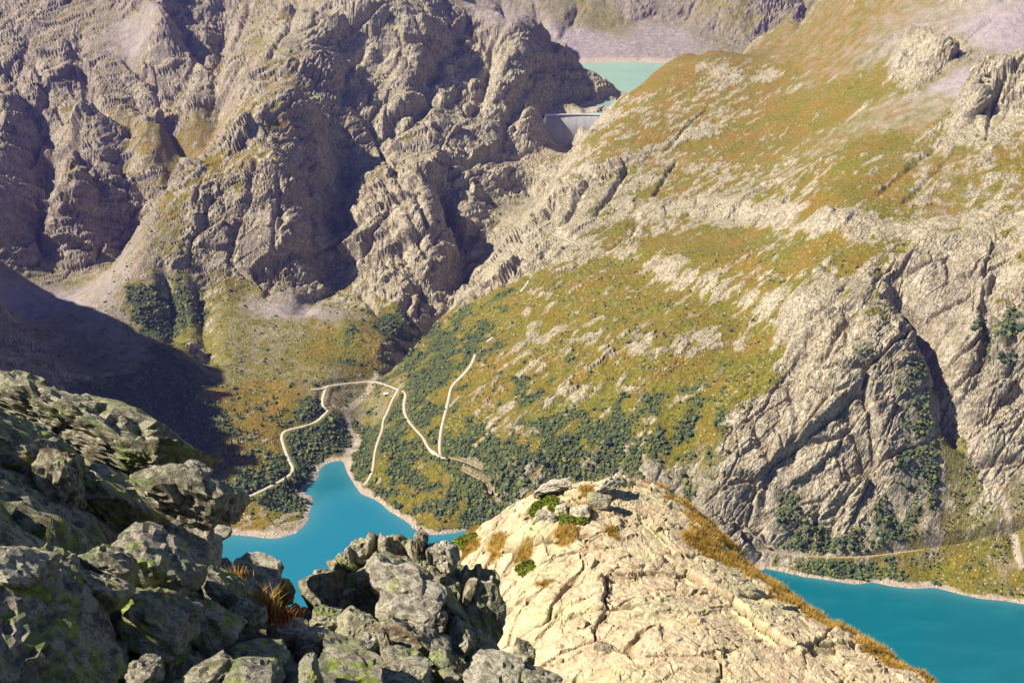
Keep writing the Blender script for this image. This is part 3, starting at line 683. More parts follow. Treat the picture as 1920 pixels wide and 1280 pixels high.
terr_me = grid_mesh('mountain_land', P3, False)
set_color(terr_me, 'cover_a', np.stack([rock, bush, russ, np.clip(c_scree + .5 * fine * (c_scree > .05) * (c_scree < .95), 0, 1)], -1))
set_color(terr_me, 'cover_b', np.stack([np.clip(c_tone + .5 * fbm(XV / 90, YV / 90, 3, 19) * (c_tone > .05), 0, 1), shore_m, road_m * 0, steep], -1))
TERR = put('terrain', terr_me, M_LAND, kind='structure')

def lake_mask(k, c):
    # lighter blue in the western arm, deeper teal at the inlet and open lake
    co = k.n('ShaderNodeTexCoord'); sep = k.n('ShaderNodeSeparateXYZ'); k.l(co.outputs['Object'], sep.inputs[0])
    w = k.math('MULTIPLY', k.math('SUBTRACT', k.noise(k.coord(), 0.012, 3), .5), 90.0)
    s = k.math('ADD', k.math('ADD', sep.outputs[0], k.math('MULTIPLY', sep.outputs[1], 0.0)), w)
    right = k.ramp(s, 230.0, 60.0, 'S')
    t = k.math('ADD', k.math('SUBTRACT', k.math('MULTIPLY', sep.outputs[0], 0.75), sep.outputs[1]), w)
    up = k.ramp(t, -1590.0, -1535.0, 'S')
    f = k.math('MULTIPLY', right, up)
    c = k.mix(f, c, (0.010, 0.125, 0.180))
    dp, _, _, _ = k.attr('depth')
    c = k.mix(k.math('MULTIPLY', dp, .55), c, (0.07, 0.19, 0.20))
    return k.mix(k.math('MULTIPLY', k.ramp(k.noise(k.coord(scale=(.6, 2.2, 1), rot=(0, 0, .5)), .02, 4, .6), .45, .7), .25), c, (0.015, 0.13, 0.165))
M_LAKE = water_material('turquoise_lake_water', (0.0, 0.082, 0.108), (0.0, 0.092, 0.120), lake_mask)
M_LAKE2 = water_material('milky_lake_water', (0.17, 0.30, 0.235), (0.20, 0.33, 0.26))
def sheet(name, x0, x1, y0, y1, z, mat, n=160):
    X_, Y_ = np.meshgrid(np.linspace(x0, x1, n), np.linspace(y0, y1, n))
    me = grid_mesh(name, np.stack([X_, Y_, 0 * X_ + z], -1))
    sh = np.exp((np.minimum(mac(X_, Y_), z) - z) / 4.5)                # how shallow the water is
    set_color(me, 'depth', np.stack([sh, sh, sh, sh], -1))
    return put(name, me, mat, kind='structure')
LAKE = sheet('lake_water', -760, 1500, 620, 1640, 0.0, M_LAKE)
LAKE2 = sheet('upper_lake_water', 60, 1150, 2779, 4000, UP_LAKE, M_LAKE2)
print('terrain', round(time.time() - T0, 1))

# ------------------------------------------------------------------ foreground: helpers
C_R = np.array([1.0, 0, 0]); C_U = np.array([0, SP, CP]); C_F = np.array([0, CP, -SP])
CAMP = np.array([0, 0, CAM_H])
def at_d(u, v, D):
    a = (u - 960) / F_PX; b = (640 - v) / F_PX
    return CAMP + D * (a * C_R + b * C_U + C_F)
def n3(p, s, seed, oct=3):
    q = p * s
    return (fbm(q[:, 0] + 3.1 * q[:, 2], q[:, 1] - 2.3 * q[:, 2], oct, seed) + fbm(q[:, 1] + 11.3, q[:, 2] + 1.7 * q[:, 0], oct, seed + 50) + fbm(q[:, 2] - 7.7, q[:, 0] + 2.1 * q[:, 1], oct, seed + 90)) / 1.7
def facets3(p, seed, tilt=.8):
    ip = np.floor(p); d1 = np.full(len(p), 9.0); d2 = np.full(len(p), 9.0); h = np.zeros(len(p))
    for dx in (-1, 0, 1):
        for dy in (-1, 0, 1):
            for dz in (-1, 0, 1):
                c = ip + (dx, dy, dz); k = c[:, 1] + 57 * c[:, 2]
                r = c + np.stack([_hash(c[:, 0], k, seed), _hash(c[:, 0], k, seed + 1), _hash(c[:, 0], k, seed + 2)], 1) - p
                d = (r * r).sum(1)
                hh = _hash(c[:, 0], k, seed + 3) - .5 + tilt * ((_hash(c[:, 0], k, seed + 4) - .5) * r[:, 0] + (_hash(c[:, 0], k, seed + 5) - .5) * r[:, 1] + (_hash(c[:, 0], k, seed + 6) - .5) * r[:, 2])
                m = d < d1
                d2 = np.where(m, d1, np.minimum(d2, d)); h = np.where(m, hh, h); d1 = np.where(m, d, d1)
    return h, np.sqrt(d2) - np.sqrt(d1)
_ICO = {}
def ico(sub):
    if sub not in _ICO:
        bm = bmesh.new(); bmesh.ops.create_icosphere(bm, subdivisions=sub, radius=1.0)
        _ICO[sub] = (np.array([v.co[:] for v in bm.verts]), np.array([[v.index for v in f.verts] for f in bm.faces])); bm.free()
    return _ICO[sub]
def rock_shape(seed, half, sub=4, planes=9, cut=(0.56, 0.86), rough=0.05, strata=0.0, strata_dir=(0.2, 0.1, 1.0), block=8.0, chips=0.5, frac=1.0, under=()):
    """angular boulder: a blocky ball cut by random planes, with ledges, pits and chipped edges"""
    r = np.random.default_rng(seed)
    V, F = ico(sub)
    n0 = np.array([(1, 0, 0), (-1, 0, 0), (0, 1, 0), (0, -1, 0), (0, 0, 1), (0, 0, -1)], float) + r.normal(0, .20, (6, 3))
    n1 = r.normal(size=(planes, 3)); nn = np.concatenate([n0, n1]); nn /= np.linalg.norm(nn, axis=1, keepdims=True)
    dd = np.concatenate([r.uniform(.85, 1.0, 6), r.uniform(*cut, planes) * np.abs(nn[6:]).sum(1)])
    V = V * np.min(dd[None] / np.maximum(V @ nn.T, 1e-4), axis=1)[:, None]
    V /= np.abs(V).max(0)
    for n, d in under:                                     # undercut faces
        V = V * np.minimum(1, d / np.maximum(V @ np.array(n), 1e-4))[:, None]
    for _ in range(int(40 * chips)):                      # small chips knocked off corners and edges
        n = r.normal(size=3); n /= np.linalg.norm(n)
        i = np.argmax(V @ n + r.normal(size=len(V)) * .02); d = V[i] @ n - r.uniform(.04, .17)
        k = np.linalg.norm(V - V[i], axis=1) < .7
        s = np.where(k, V @ n - d, 0); V -= np.maximum(s, 0)[:, None] * n
    half = np.asarray(half, float)
    P = V * half
    s0 = half.mean()
    Nn = V / (np.linalg.norm(V, axis=1, keepdims=True) + 1e-9)
    big = n3(P, 0.9 / s0, seed + 1, 3); med = n3(P, 3.2 / s0, seed + 2, 3)
    fin = 1 - 2 * np.abs(n3(P, 8.0 / s0, seed + 3, 3))
    d = rough * s0 * (0.9 * big + 0.8 * med + 0.55 * fin)
    if sub >= 4:                                          # broken along joints: tilted facets with open cracks, thinner across the layering
        q = P / s0 * np.array([1.0, 1.2, 1.9]) + .25 * med[:, None]
        fa, ea = facets3(q * 1.5, seed + 11); fb, eb = facets3(q * 3.6, seed + 21)
        d = d + s0 * frac * (.115 * fa - .055 * np.exp(-(ea / .06) ** 2) + .035 * fb - .022 * np.exp(-(eb / .09) ** 2))
    if strata > 0:
        sd = np.asarray(strata_dir, float); sd /= np.linalg.norm(sd)
        h = P @ sd / s0 * 7 + 1.2 * med + .6 * big
        fl = np.floor(h); st = _hash(fl, fl * 0 + 3, seed); st2 = _hash(fl + 1, fl * 0 + 3, seed); t = sstep(.78, 1.0, h - fl)
        d = d + strata * s0 * ((st * (1 - t) + st2 * t) - .5)
    return P + Nn * d[:, None], F
ROCKS = []
def make_rock(name, u, v, D, w, h, dep, seed, roll=0.0, yaw=0.0, tilt=0.0, mat=None, sub=4, label=None, cat='rock', group=None, parent=None, kind=None, **kw):
    """boulder centred on pixel (u, v) at depth D; w, h are its size in pixels there, dep its thickness in metres"""
    if u < 335 and v < 1012: D *= 1.22; dep *= 1.22
    elif name in ('block', 'slab', 'pinnacle', 'shard'): D *= .92; dep *= .92
    s = D / F_PX
    P, F = rock_shape(seed, (w * s / 2, dep / 2, h * s / 2), sub, **kw)
    R = (Matrix.Rotation(math.radians(yaw), 3, 'Z') @ Matrix.Rotation(math.radians(tilt), 3, 'X') @ Matrix.Rotation(math.radians(roll), 3, 'Y'))
    P = P @ np.array(R).T
    P = P[:, :1] * C_R + P[:, 1:2] * C_F + P[:, 2:3] * C_U
    base = P[:, 2].min()
    loc = at_d(u, v, D) + np.array([0, 0, base])
    P[:, 2] -= base
    o = put(name, raw_mesh(name, P, F, False), mat or M_LICHEN, label=label, cat=cat, group=group, kind=kind, loc=loc)
    ROCKS.append(o)
    return o

# ------------------------------------------------------------------ foreground materials
def rock_material(name, dark, mid, light, green, speck, crackk=0.35, scale=1.0, warm=None):
    m, nt, bs = new_mat(name); k = NT(nt)
    P = k.coord(scale=(scale, scale, scale))
    oi = k.n('ShaderNodeObjectInfo')
    add = k.n('ShaderNodeVectorMath', operation='ADD'); k.l(P, add.inputs[0]); k.l(oi.outputs['Location'], add.inputs[1]); P = add.outputs[0]
    n1 = k.noise(P, 1.3, 6, .6); n2 = k.noise(P, 9.0, 7, .7); n3_ = k.noise(P, 42.0, 5, .75); n4 = k.noise(P, 2.4, 5, .62, .6)
    c = k.mix(k.ramp(n1, .33, .67), dark, mid)
    c = k.mix(k.math('MULTIPLY', k.ramp(n2, .44, .54), .95), c, light)
    c = k.mix(k.math('MULTIPLY', k.ramp(n3_, .55, .63), speck), c, (0.022, 0.018, 0.016))
    if warm: c = k.mix(k.math('MULTIPLY', k.ramp(n4, .52, .66), .7), c, warm)
    # map lichen: rounded yellow-green crusts with grey-green ones
    if green > 0:
        w = k.n('ShaderNodeVectorMath', operation='ADD'); k.l(P, w.inputs[0])
        nz = k.n('ShaderNodeTexNoise'); nz.inputs['Scale'].default_value = 5.0; nz.inputs['Detail'].default_value = 4; k.l(P, nz.inputs['Vector'])
        sc = k.n('ShaderNodeVectorMath', operation='SCALE'); sc.inputs['Scale'].default_value = .35; k.l(nz.outputs['Color'], sc.inputs[0]); k.l(sc.outputs[0], w.inputs[1])
        v1 = k.voro(w.outputs[0], 5.5, 'F1'); v2 = k.voro(w.outputs[0], 13.0, 'F1')
        reg = k.ramp(k.noise(P, 1.4, 5, .6), .60 - .22 * green, .66 - .18 * green)
        cr = k.math('MAXIMUM', k.ramp(v1, .46, .38), k.math('MULTIPLY', k.ramp(v2, .42, .36), .8))
        lf = k.math('MULTIPLY', k.math('MULTIPLY', cr, reg), k.ramp(n3_, .70, .55))
        lc = k.mix(k.ramp(n2, .35, .65), (0.21, 0.275, 0.04), (0.42, 0.48, 0.10))
        lc = k.mix(k.ramp(k.noise(P, 2.0, 3), .5, .6), lc, (0.22, 0.26, 0.15))
        c = k.mix(k.math('MULTIPLY', lf, .9), c, lc)
    k.l(c, bs.inputs['Base Color'])
    bs.inputs['Roughness'].default_value = .92
    bs.inputs['Specular IOR Level'].default_value = .2
    cr = k.ramp(k.voro(k.coord(scale=(scale * 1.0, scale * 1.6, scale * 2.2), rot=(.3, .5, .2)), 1.6), .035, 0.0)
    b = k.bump(k.math('ADD', k.math('MULTIPLY', n2, .6), k.math('MULTIPLY', n1, 1.0)), .8, .16 / scale)
    b = k.bump(n3_, 1.0, .05 / scale, b)
    b = k.bump(k.math('MULTIPLY', cr, -1), crackk, .06 / scale, b)
    k.l(b, bs.inputs['Normal'])
    return m
M_LICHEN = rock_material('lichened_rock', (0.12, 0.102, 0.072), (0.28, 0.245, 0.17), (0.52, 0.48, 0.33), .5, .85)
M_GREEN = rock_material('green_lichened_rock', (0.12, 0.105, 0.095), (0.28, 0.245, 0.20), (0.50, 0.44, 0.33), 1.15, .8)
M_BROWN = rock_material('weathered_brown_rock', (0.12, 0.095, 0.06), (0.26, 0.215, 0.14), (0.48, 0.44, 0.30), .2, .8, warm=(0.20, 0.115, 0.05))
M_SLAB = rock_material('bright_speckled_slab', (0.22, 0.185, 0.13), (0.40, 0.35, 0.26), (0.60, 0.55, 0.41), .15, .85)
M_STONE = rock_material('grey_stone', (0.13, 0.11, 0.085), (0.25, 0.215, 0.165), (0.41, 0.37, 0.275), .35, .6, scale=2.0)

# ------------------------------------------------------------------ ground under the boulders
def tps_patch(pts, lam=1e-3):
    p = np.array(pts); q = p[:, :2]; n = len(q)
    r2 = ((q[:, None] - q[None]) ** 2).sum(-1)
    A = np.zeros((n + 3, n + 3)); A[:n, :n] = .5 * r2 * np.log(r2 + 1e-12) + lam * np.eye(n); A[:n, n] = 1; A[:n, n + 1:] = q; A[n, :n] = 1; A[n + 1:, :n] = q.T
    w = np.linalg.solve(A, np.append(p[:, 2], [0, 0, 0]))
    def ev(x, y):
        out = np.empty(x.size); xf = x.ravel(); yf = y.ravel()
        for i in range(0, x.size, 20000):
            r2 = (xf[i:i + 20000, None] - q[None, :, 0]) ** 2 + (yf[i:i + 20000, None] - q[None, :, 1]) ** 2
            out[i:i + 20000] = (.5 * r2 * np.log(r2 + 1e-12)) @ w[:n] + w[n] + xf[i:i + 20000] * w[n + 1] + yf[i:i + 20000] * w[n + 2]
        return out.reshape(x.shape)
    return ev
GP = [at_d(*q) for q in ((600, 1290, 9.5), (400, 1290, 9), (250, 1250, 9), (800, 1290, 10), (950, 1295, 11), (330, 1150, 11), (480, 1140, 13), (600, 1180, 13), (560, 1135, 15), (200, 1060, 10), (100, 1090, 8.5), (0, 1100, 8), (300, 980, 15), (180, 900, 14.6), (50, 800, 14.6), (-200, 700, 14.6), (400, 1080, 14), (700, 1200, 13.5), (850, 1230, 14), (-300, 1000, 7))]
GP += [np.array(q, float) for q in ((0, 0, 798.2), (-4, 0, 798.8), (4, 0, 797.2), (0, -6, 799), (-12, 6, 799.5), (-14, 16, 795), (8, 8, 790.5), (12, 2, 795), (2.5, 13.8, 785), (-2, 16, 783), (-7, 17, 785), (-12, 22, 785), (0, 20, 778), (8, 14, 785), (-4, 22, 776), (14, 10, 786))]
ground_h = tps_patch(GP)
xx, yy = np.meshgrid(np.linspace(-15, 11, 220), np.linspace(-5, 21, 220))
zz = ground_h(xx, yy)
f1, e1 = facets(xx / .9, yy / .9, 201); f2, e2 = facets(xx / .32, yy / .32, 211)
zz = zz + .34 * f1 - .12 * np.exp(-(e1 / .1) ** 2) + .12 * f2 - .06 * np.exp(-(e2 / .12) ** 2) + .05 * fbm(xx * 5, yy * 5, 3, 3) - .12
slope_me = grid_mesh('boulder_slope', np.stack([xx, yy, zz], -1))
SLOPE = put('boulder_slope', slope_me, M_LICHEN, kind='structure')

# ------------------------------------------------------------------ the big boulders, left to right
B = make_rock
B('boulder', 140, 795, 12.5, 560, 150, 2.2, 301, roll=26, yaw=6, tilt=-8, mat=M_LICHEN, sub=5, planes=7, cut=(.60, .86), rough=.035, strata=.05, strata_dir=(.1, .2, 1), under=(((0, -.85, -.35), .56),), label='huge dark slab with a sunlit top edge, uppermost in the boulder pile', cat='boulder')
B('boulder', 290, 872, 12.2, 230, 100, 1.6, 302, roll=22, yaw=10, tilt=-14, mat=M_LICHEN, sub=5, planes=7, cut=(.60, .86), rough=.045, strata=.09, strata_dir=(.1, .15, 1), under=(((0, -.85, -.4), .5),), label='dark overhanging boulder under the end of the huge slab', cat='boulder')
B('boulder', 358, 926, 12.0, 215, 108, 1.6, 303, roll=30, yaw=0, tilt=-10, mat=M_LICHEN, sub=4, planes=9, rough=.06, under=(((.25, -.8, -.45), .5),), label='nose-shaped boulder jutting out over the lake shore beyond', cat='boulder')
B('boulder', 372, 880, 12.0, 60, 20, .5, 304, roll=24, mat=M_SLAB, sub=4, rough=.05, label='small flat stone perched on the nose-shaped boulder', cat='stone')
B('boulder', 428, 945, 12.2, 56, 60, .6, 305, roll=20, mat=M_LICHEN, sub=4, rough=.08, label='knobbly tip of rock at the outermost end of the boulder pile', cat='boulder')
B('boulder', 40, 880, 10.2, 340, 200, 1.8, 306, roll=34, yaw=-8, tilt=-6, mat=M_GREEN, sub=5, planes=8, cut=(.60, .86), rough=.04, strata=.09, strata_dir=(.1, .15, 1), under=(((.35, -.8, -.3), .6),), label='big dark green lichened boulder at the edge of the pile, below the huge slab', cat='boulder')
B('boulder', 112, 905, 9.7, 92, 140, .8, 307, roll=-8, yaw=24, mat=M_BROWN, sub=4, planes=9, rough=.07, strata=.10, strata_dir=(1, .2, .15), label='upright knobbly block with a sunlit ribbed face', cat='boulder')
B('boulder', 205, 955, 10.4, 240, 120, 1.4, 308, roll=34, yaw=8, tilt=-8, mat=M_GREEN, sub=4, planes=8, rough=.05, strata=.09, strata_dir=(.1, .15, 1), under=(((.2, -.85, -.3), .62),), label='rounded dark boulder in shade in the middle of the pile', cat='boulder')
B('boulder', 320, 965, 12.4, 240, 54, 1.0, 309, roll=20, yaw=8, tilt=24, mat=M_SLAB, sub=4, planes=6, cut=(.60, .86), rough=.04, strata=.05, label='long sunlit slab sloping down under the nose-shaped boulder', cat='boulder')
B('boulder', 350, 1034, 12.6, 140, 64, 1.0, 310, roll=10, yaw=10, tilt=26, mat=M_SLAB, sub=4, planes=6, cut=(.60, .86), rough=.05, label='bright speckled slab below the long sunlit slab', cat='boulder')
B('boulder', 476, 1078, 13.4, 112, 46, 1.0, 311, roll=16, yaw=-6, tilt=22, mat=M_SLAB, sub=4, planes=6, cut=(.60, .86), rough=.05, strata=.06, label='wedge of pale rock with a sunlit top, against the lake', cat='boulder')
B('boulder', 516, 1112, 13.8, 84, 66, 1.0, 312, roll=-20, yaw=14, tilt=-18, mat=M_LICHEN, sub=4, planes=8, rough=.08, strata=.12, under=(((.3, -.8, -.4), .5),), label='dark undercut rock below the wedge of pale rock', cat='boulder')
B('boulder', 400, 1075, 13.0, 120, 50, 1.0, 313, roll=28, tilt=14, mat=M_SLAB, sub=4, rough=.06, label='broken grey slab leaning below the bright speckled slab', cat='boulder')
B('boulder', 14, 1232, 6.2, 360, 170, 1.5, 314, roll=44, yaw=-10, tilt=10, mat=M_GREEN, sub=5, planes=7, cut=(.60, .86), rough=.035, strata=.09, strata_dir=(.1, .15, 1), label='large boulder crusted with bright green lichen in the lower corner', cat='boulder')
B('boulder', 22, 1058, 6.4, 130, 84, .7, 315, roll=30, mat=M_SLAB, sub=4, rough=.05, label='sunlit knob of rock behind the green lichened corner boulder', cat='boulder')
B('boulder', 105, 1065, 8.4, 150, 62, .9, 316, roll=24, yaw=10, tilt=-6, mat=M_LICHEN, sub=4, planes=6, cut=(.60, .86), rough=.04, strata=.09, strata_dir=(.1, .15, 1), under=(((0, -.85, -.35), .6),), label='dark block with a thin sunlit edge, beside the lichened corner boulder', cat='boulder')
B('boulder', 208, 1058, 9.0, 150, 74, 1.0, 317, roll=26, yaw=12, tilt=-4, mat=M_GREEN, sub=4, planes=6, cut=(.60, .86), rough=.04, strata=.09, strata_dir=(.1, .15, 1), under=(((0, -.85, -.35), .6),), label='angular block with a sunlit ridge and green lichen, below the shaded round boulder', cat='boulder')
B('boulder', 190, 1110, 8.6, 110, 70, .8, 318, roll=20, mat=M_GREEN, sub=4, rough=.05, label='low green block wedged behind the lichened corner boulder', cat='boulder')
B('boulder', 300, 1064, 10.2, 220, 84, 1.3, 319, roll=34, yaw=8, tilt=4, mat=M_GREEN, sub=4, planes=7, rough=.05, strata=.09, strata_dir=(.1, .15, 1), label='green lichened boulder beside the bright speckled slab', cat='boulder')
B('boulder', 296, 1150, 9.4, 170, 84, 1.1, 320, roll=30, mat=M_GREEN, sub=4, rough=.06, strata=.09, strata_dir=(.1, .15, 1), label='dark shaded boulder above the heap of small stones', cat='boulder')
B('boulder', 380, 1160, 10.2, 160, 84, 1.0, 321, roll=34, yaw=10, mat=M_GREEN, sub=4, planes=7, rough=.05, strata=.09, strata_dir=(.1, .15, 1), label='angular boulder with a green lichened face in the hollow', cat='boulder')
B('boulder', 430, 1108, 11.4, 140, 56, .9, 322, roll=38, mat=M_GREEN, sub=4, rough=.06, strata=.09, strata_dir=(.1, .15, 1), label='shaded green boulder leaning into the hollow', cat='boulder')
B('boulder', 470, 1150, 10.8, 70, 60, .7, 323, roll=12, mat=M_LICHEN, sub=4, rough=.06, label='small grey block beside the orange grass', cat='boulder')
B('boulder', 272, 1256, 8.0, 92, 56, .7, 324, roll=-8, mat=M_STONE, sub=4, rough=.05, label='rounded pale stone beside the lichened corner boulder at the bottom edge', cat='stone')
B('boulder', 388, 1272, 8.2, 110, 60, .9, 325, roll=-4, mat=M_LICHEN, sub=4, rough=.05, label='rounded lichened boulder cut by the bottom edge, below the hollow', cat='boulder')
B('boulder', 478, 1268, 8.3, 110, 66, .9, 326, roll=8, mat=M_GREEN, sub=4, rough=.05, label='dark boulder with a sunlit crest at the bottom edge', cat='boulder')
B('boulder', 540, 1184, 11.2, 74, 52, .7, 327, roll=10, mat=M_SLAB, sub=4, rough=.05, label='pale squarish boulder below the orange grass', cat='boulder')
B('boulder', 588, 1206, 11.2, 60, 56, .7, 328, roll=0, mat=M_SLAB, sub=4, rough=.05, label='pale squarish boulder at the foot of the jagged crag', cat='boulder')
B('boulder', 490, 1222, 9.6, 120, 26, .6, 329, roll=6, tilt=10, mat=M_GREEN, sub=4, rough=.05, label='long low slab with a mossy side between small stones', cat='boulder')
B('boulder', 585, 1262, 9.2, 44, 76, .5, 330, roll=-16, mat=M_STONE, sub=4, rough=.05, label='upright pointed stone at the bottom edge', cat='stone')
B('boulder', 650, 1262, 9.8, 150, 50, 1.0, 331, roll=10, tilt=16, mat=M_GREEN, sub=4, rough=.06, label='long lichened slab at the bottom edge below the jagged crag', cat='boulder')
B('boulder', 760, 1268, 10.4, 120, 46, .9, 332, roll=4, tilt=14, mat=M_LICHEN, sub=4, rough=.06, label='flat lichened rock at the bottom edge below the jagged crag', cat='boulder')
B('boulder', 930, 1268, 11.0, 150, 72, 1.2, 333, roll=8, yaw=-8, tilt=12, mat=M_SLAB, sub=4, rough=.06, label='pale green boulder at the bottom edge beside the bright rock slope', cat='boulder')
B('boulder', 1010, 1282, 11.0, 90, 40, 1.0, 334, roll=14, mat=M_LICHEN, sub=4, rough=.06, label='low grey rock at the bottom edge before the bright rock slope', cat='boulder')
B('boulder', 985, 1225, 13.0, 56, 46, .6, 335, roll=20, mat=M_LICHEN, sub=4, rough=.04, label='small dark block standing against the bright rock slope', cat='stone')

# ------------------------------------------------------------------ the jagged crag: one rock mass of shattered blocks
CRAG = put('jagged_crag', None, label='jagged dark crag of shattered lichened blocks before the lake', cat='crag', loc=at_d(750, 1240, 15) - np.array([0, 0, .6]))
def CB(name, u, v, D, w, h, dep, seed, **kw):
    o = make_rock(name, u, v, D, w, h, dep, seed, cat=None, **kw)
    o.location = Vector(o.location) - CRAG.location
    o.parent = CRAG
    return o
CB('block', 615, 1110, 14.6, 84, 84, .9, 401, roll=-8, yaw=-14, mat=M_BROWN, planes=7, rough=.05, label='brown overhanging block')
CB('block', 606, 1076, 14.9, 26, 24, .3, 402, sub=4, mat=M_BROWN, rough=.1)
CB('block', 648, 1058, 15.0, 46, 44, .6, 403, roll=30, sub=4, mat=M_LICHEN, rough=.1)
CB('block', 680, 1038, 15.2, 52, 56, .6, 404, roll=-10, sub=4, mat=M_LICHEN, rough=.09, strata=.1, strata_dir=(1, 0, .4))
CB('block', 705, 1022, 15.3, 36, 40, .5, 405, roll=8, sub=4, mat=M_LICHEN, rough=.1, strata=.1, strata_dir=(1, 0, .3))
CB('block', 738, 1032, 15.2, 50, 56, .7, 406, roll=-6, sub=4, mat=M_LICHEN, rough=.09, strata=.1, strata_dir=(1, 0, .2))
CB('block', 764, 1030, 15.3, 30, 46, .5, 407, roll=4, sub=4, mat=M_LICHEN, rough=.1)
CB('pinnacle', 790, 1040, 15.0, 30, 104, .42, 408, roll=-6, sub=4, mat=M_BROWN, planes=7, rough=.08, strata=.08, label='tall thin pinnacle of rock')
CB('block', 832, 1046, 15.1, 48, 70, .7, 409, roll=-14, sub=4, mat=M_SLAB, planes=6, rough=.05, label='pale squarish block beside the pinnacle')
CB('block', 806, 1066, 15.0, 30, 60, .6, 410, roll=-10, sub=4, mat=M_LICHEN, rough=.08)
CB('block', 884, 1140, 15.2, 92, 150, 1.3, 411, roll=-12, yaw=34, mat=M_LICHEN, planes=8, rough=.06, strata=.05, label='tall shaded block at the side towards the bright rock slope')
CB('block', 910, 1090, 15.4, 40, 60, .6, 412, roll=-4, yaw=20, sub=4, mat=M_LICHEN, rough=.08)
CB('block', 790, 1130, 15.4, 270, 190, 1.8, 413, roll=24, yaw=4, mat=M_LICHEN, planes=9, rough=.06, sub=5, strata=.06, strata_dir=(.4, 0, 1))
CB('block', 690, 1120, 14.9, 120, 130, 1.2, 414, roll=-24, mat=M_LICHEN, planes=9, rough=.07, strata=.06)
CB('slab', 742, 1092, 14.0, 120, 48, .8, 415, roll=14, tilt=20, mat=M_SLAB, planes=6, rough=.05)
CB('slab', 768, 1132, 13.7, 140, 48, 1.0, 416, roll=10, tilt=22, mat=M_SLAB, planes=6, cut=(.60, .86), rough=.045, label='large pale slab in the middle with an overhanging lip')
CB('slab', 812, 1160, 13.6, 60, 48, .7, 417, roll=20, mat=M_BROWN, rough=.06, sub=4)
CB('slab', 700, 1066, 14.4, 44, 80, .5, 418, roll=38, mat=M_SLAB, rough=.06, sub=4)
CB('slab', 826, 1118, 14.3, 22, 130, .5, 419, roll=-46, mat=M_LICHEN, rough=.06, sub=4)
CB('slab', 850, 1150, 14.4, 34, 160, .7, 420, roll=-34, mat=M_GREEN, rough=.06)
CB('block', 664, 1180, 13.2, 76, 86, .8, 421, roll=26, mat=M_LICHEN, rough=.07)
CB('block', 648, 1130, 14.3, 26, 90, .4, 422, roll=16, mat=M_BROWN, rough=.06, sub=4)
CB('slab', 752, 1190, 13.2, 120, 70, .9, 423, roll=26, tilt=-6, mat=M_BROWN, rough=.06, planes=7)
CB('slab', 722, 1210, 12.6, 34, 74, .4, 424, roll=-24, mat=M_BROWN, rough=.05, sub=4)
CB('block', 690, 1215, 12.6, 60, 64, .7, 425, roll=10, mat=M_SLAB, rough=.07, sub=4)
CB('block', 800, 1215, 13.2, 110, 74, .9, 426, roll=30, mat=M_GREEN, rough=.06)
CB('block', 856, 1205, 13.8, 80, 86, .9, 427, roll=34, mat=M_GREEN, rough=.06)
CB('block', 895, 1220, 14.2, 90, 80, 1.0, 428, roll=36, mat=M_GREEN, rough=.06)
CB('block', 610, 1165, 13.6, 70, 60, .7, 429, roll=20, mat=M_LICHEN, rough=.07, sub=4)
CB('block', 840, 1240, 12.4, 90, 56, .8, 430, roll=24, mat=M_LICHEN, rough=.06, sub=4)
CB('block', 640, 1225, 12.0, 90, 50, .8, 431, roll=24, mat=M_GREEN, rough=.06, sub=4)
CB('block', 760, 1240, 12.0, 110, 40, .8, 432, roll=16, tilt=10, mat=M_LICHEN, rough=.06, sub=4)

_rs = np.random.default_rng(4321)
for i_, (u_, v_, h_) in enumerate(((600, 1084, 40), (632, 1070, 44), (655, 1048, 50), (668, 1030, 40), (692, 1022, 44), (716, 1016, 40), (728, 1022, 46), (752, 1022, 50), (776, 1030, 50), (806, 1042, 56), (822, 1036, 44), (848, 1040, 46), (872, 1082, 50), (896, 1074, 40), (918, 1092, 44), (640, 1100, 60), (880, 1110, 60))):
    CB('shard', u_, v_, 15.0 + _rs.uniform(-.3, .3), _rs.uniform(14, 24), h_, .3, 450 + i_, roll=_rs.uniform(-26, 26), yaw=_rs.uniform(-30, 30), sub=3, mat=(M_LICHEN, M_BROWN, M_SLAB)[i_ % 3], rough=.05, planes=6, cut=(.42, .7))
# ------------------------------------------------------------------ loose stones of the slope
STONES = []
for i in range(9):
    r = np.random.default_rng(500 + i)
    P, F = rock_shape(500 + i, (1, r.uniform(.6, .9), r.uniform(.4, .7)), 3, planes=6, rough=.05, chips=.2)
    me = raw_mesh('stone', P, F, True); me.materials.append(M_STONE if i % 3 else M_LICHEN); STONES.append(me)
r = np.random.default_rng(77)
bpy.context.view_layer.update()
n_st = 0
spots = [(r.uniform(200, 600), r.uniform(1120, 1275)) for _ in range(330)] + [(r.uniform(600, 930), r.uniform(1230, 1279)) for _ in range(60)] + [(r.uniform(330, 600), r.uniform(1040, 1130)) for _ in range(40)]
for (u, v) in spots:
    D = np.interp(v, [1040, 1130, 1280], [13, 11.5, 9.2])
    a, dy, dz = ray_dir(u, v)
    t = np.linspace(6, 18, 160)
    hz = CAM_H + dz * t - (ground_h(a * t, dy * t))
    kk = np.argmax(hz < 0)
    if kk == 0 or n_st >= 298: continue
    p = np.array([a * t[kk], dy * t[kk], CAM_H + dz * t[kk]])
    o = put('stone', STONES[r.integers(9)], None, parent=SLOPE, loc=p + np.array([0, 0, .02]))
    s = r.uniform(.05, .15) * (1.5 if r.random() < .15 else 1)
    o.scale = (s, s, s); o.rotation_euler = (r.uniform(-.5, .5), r.uniform(-.5, .5), r.uniform(0, 6.28)); n_st += 1
rub_V = []; rub_F = []; nb = 0
V3, F3_ = ico(2)
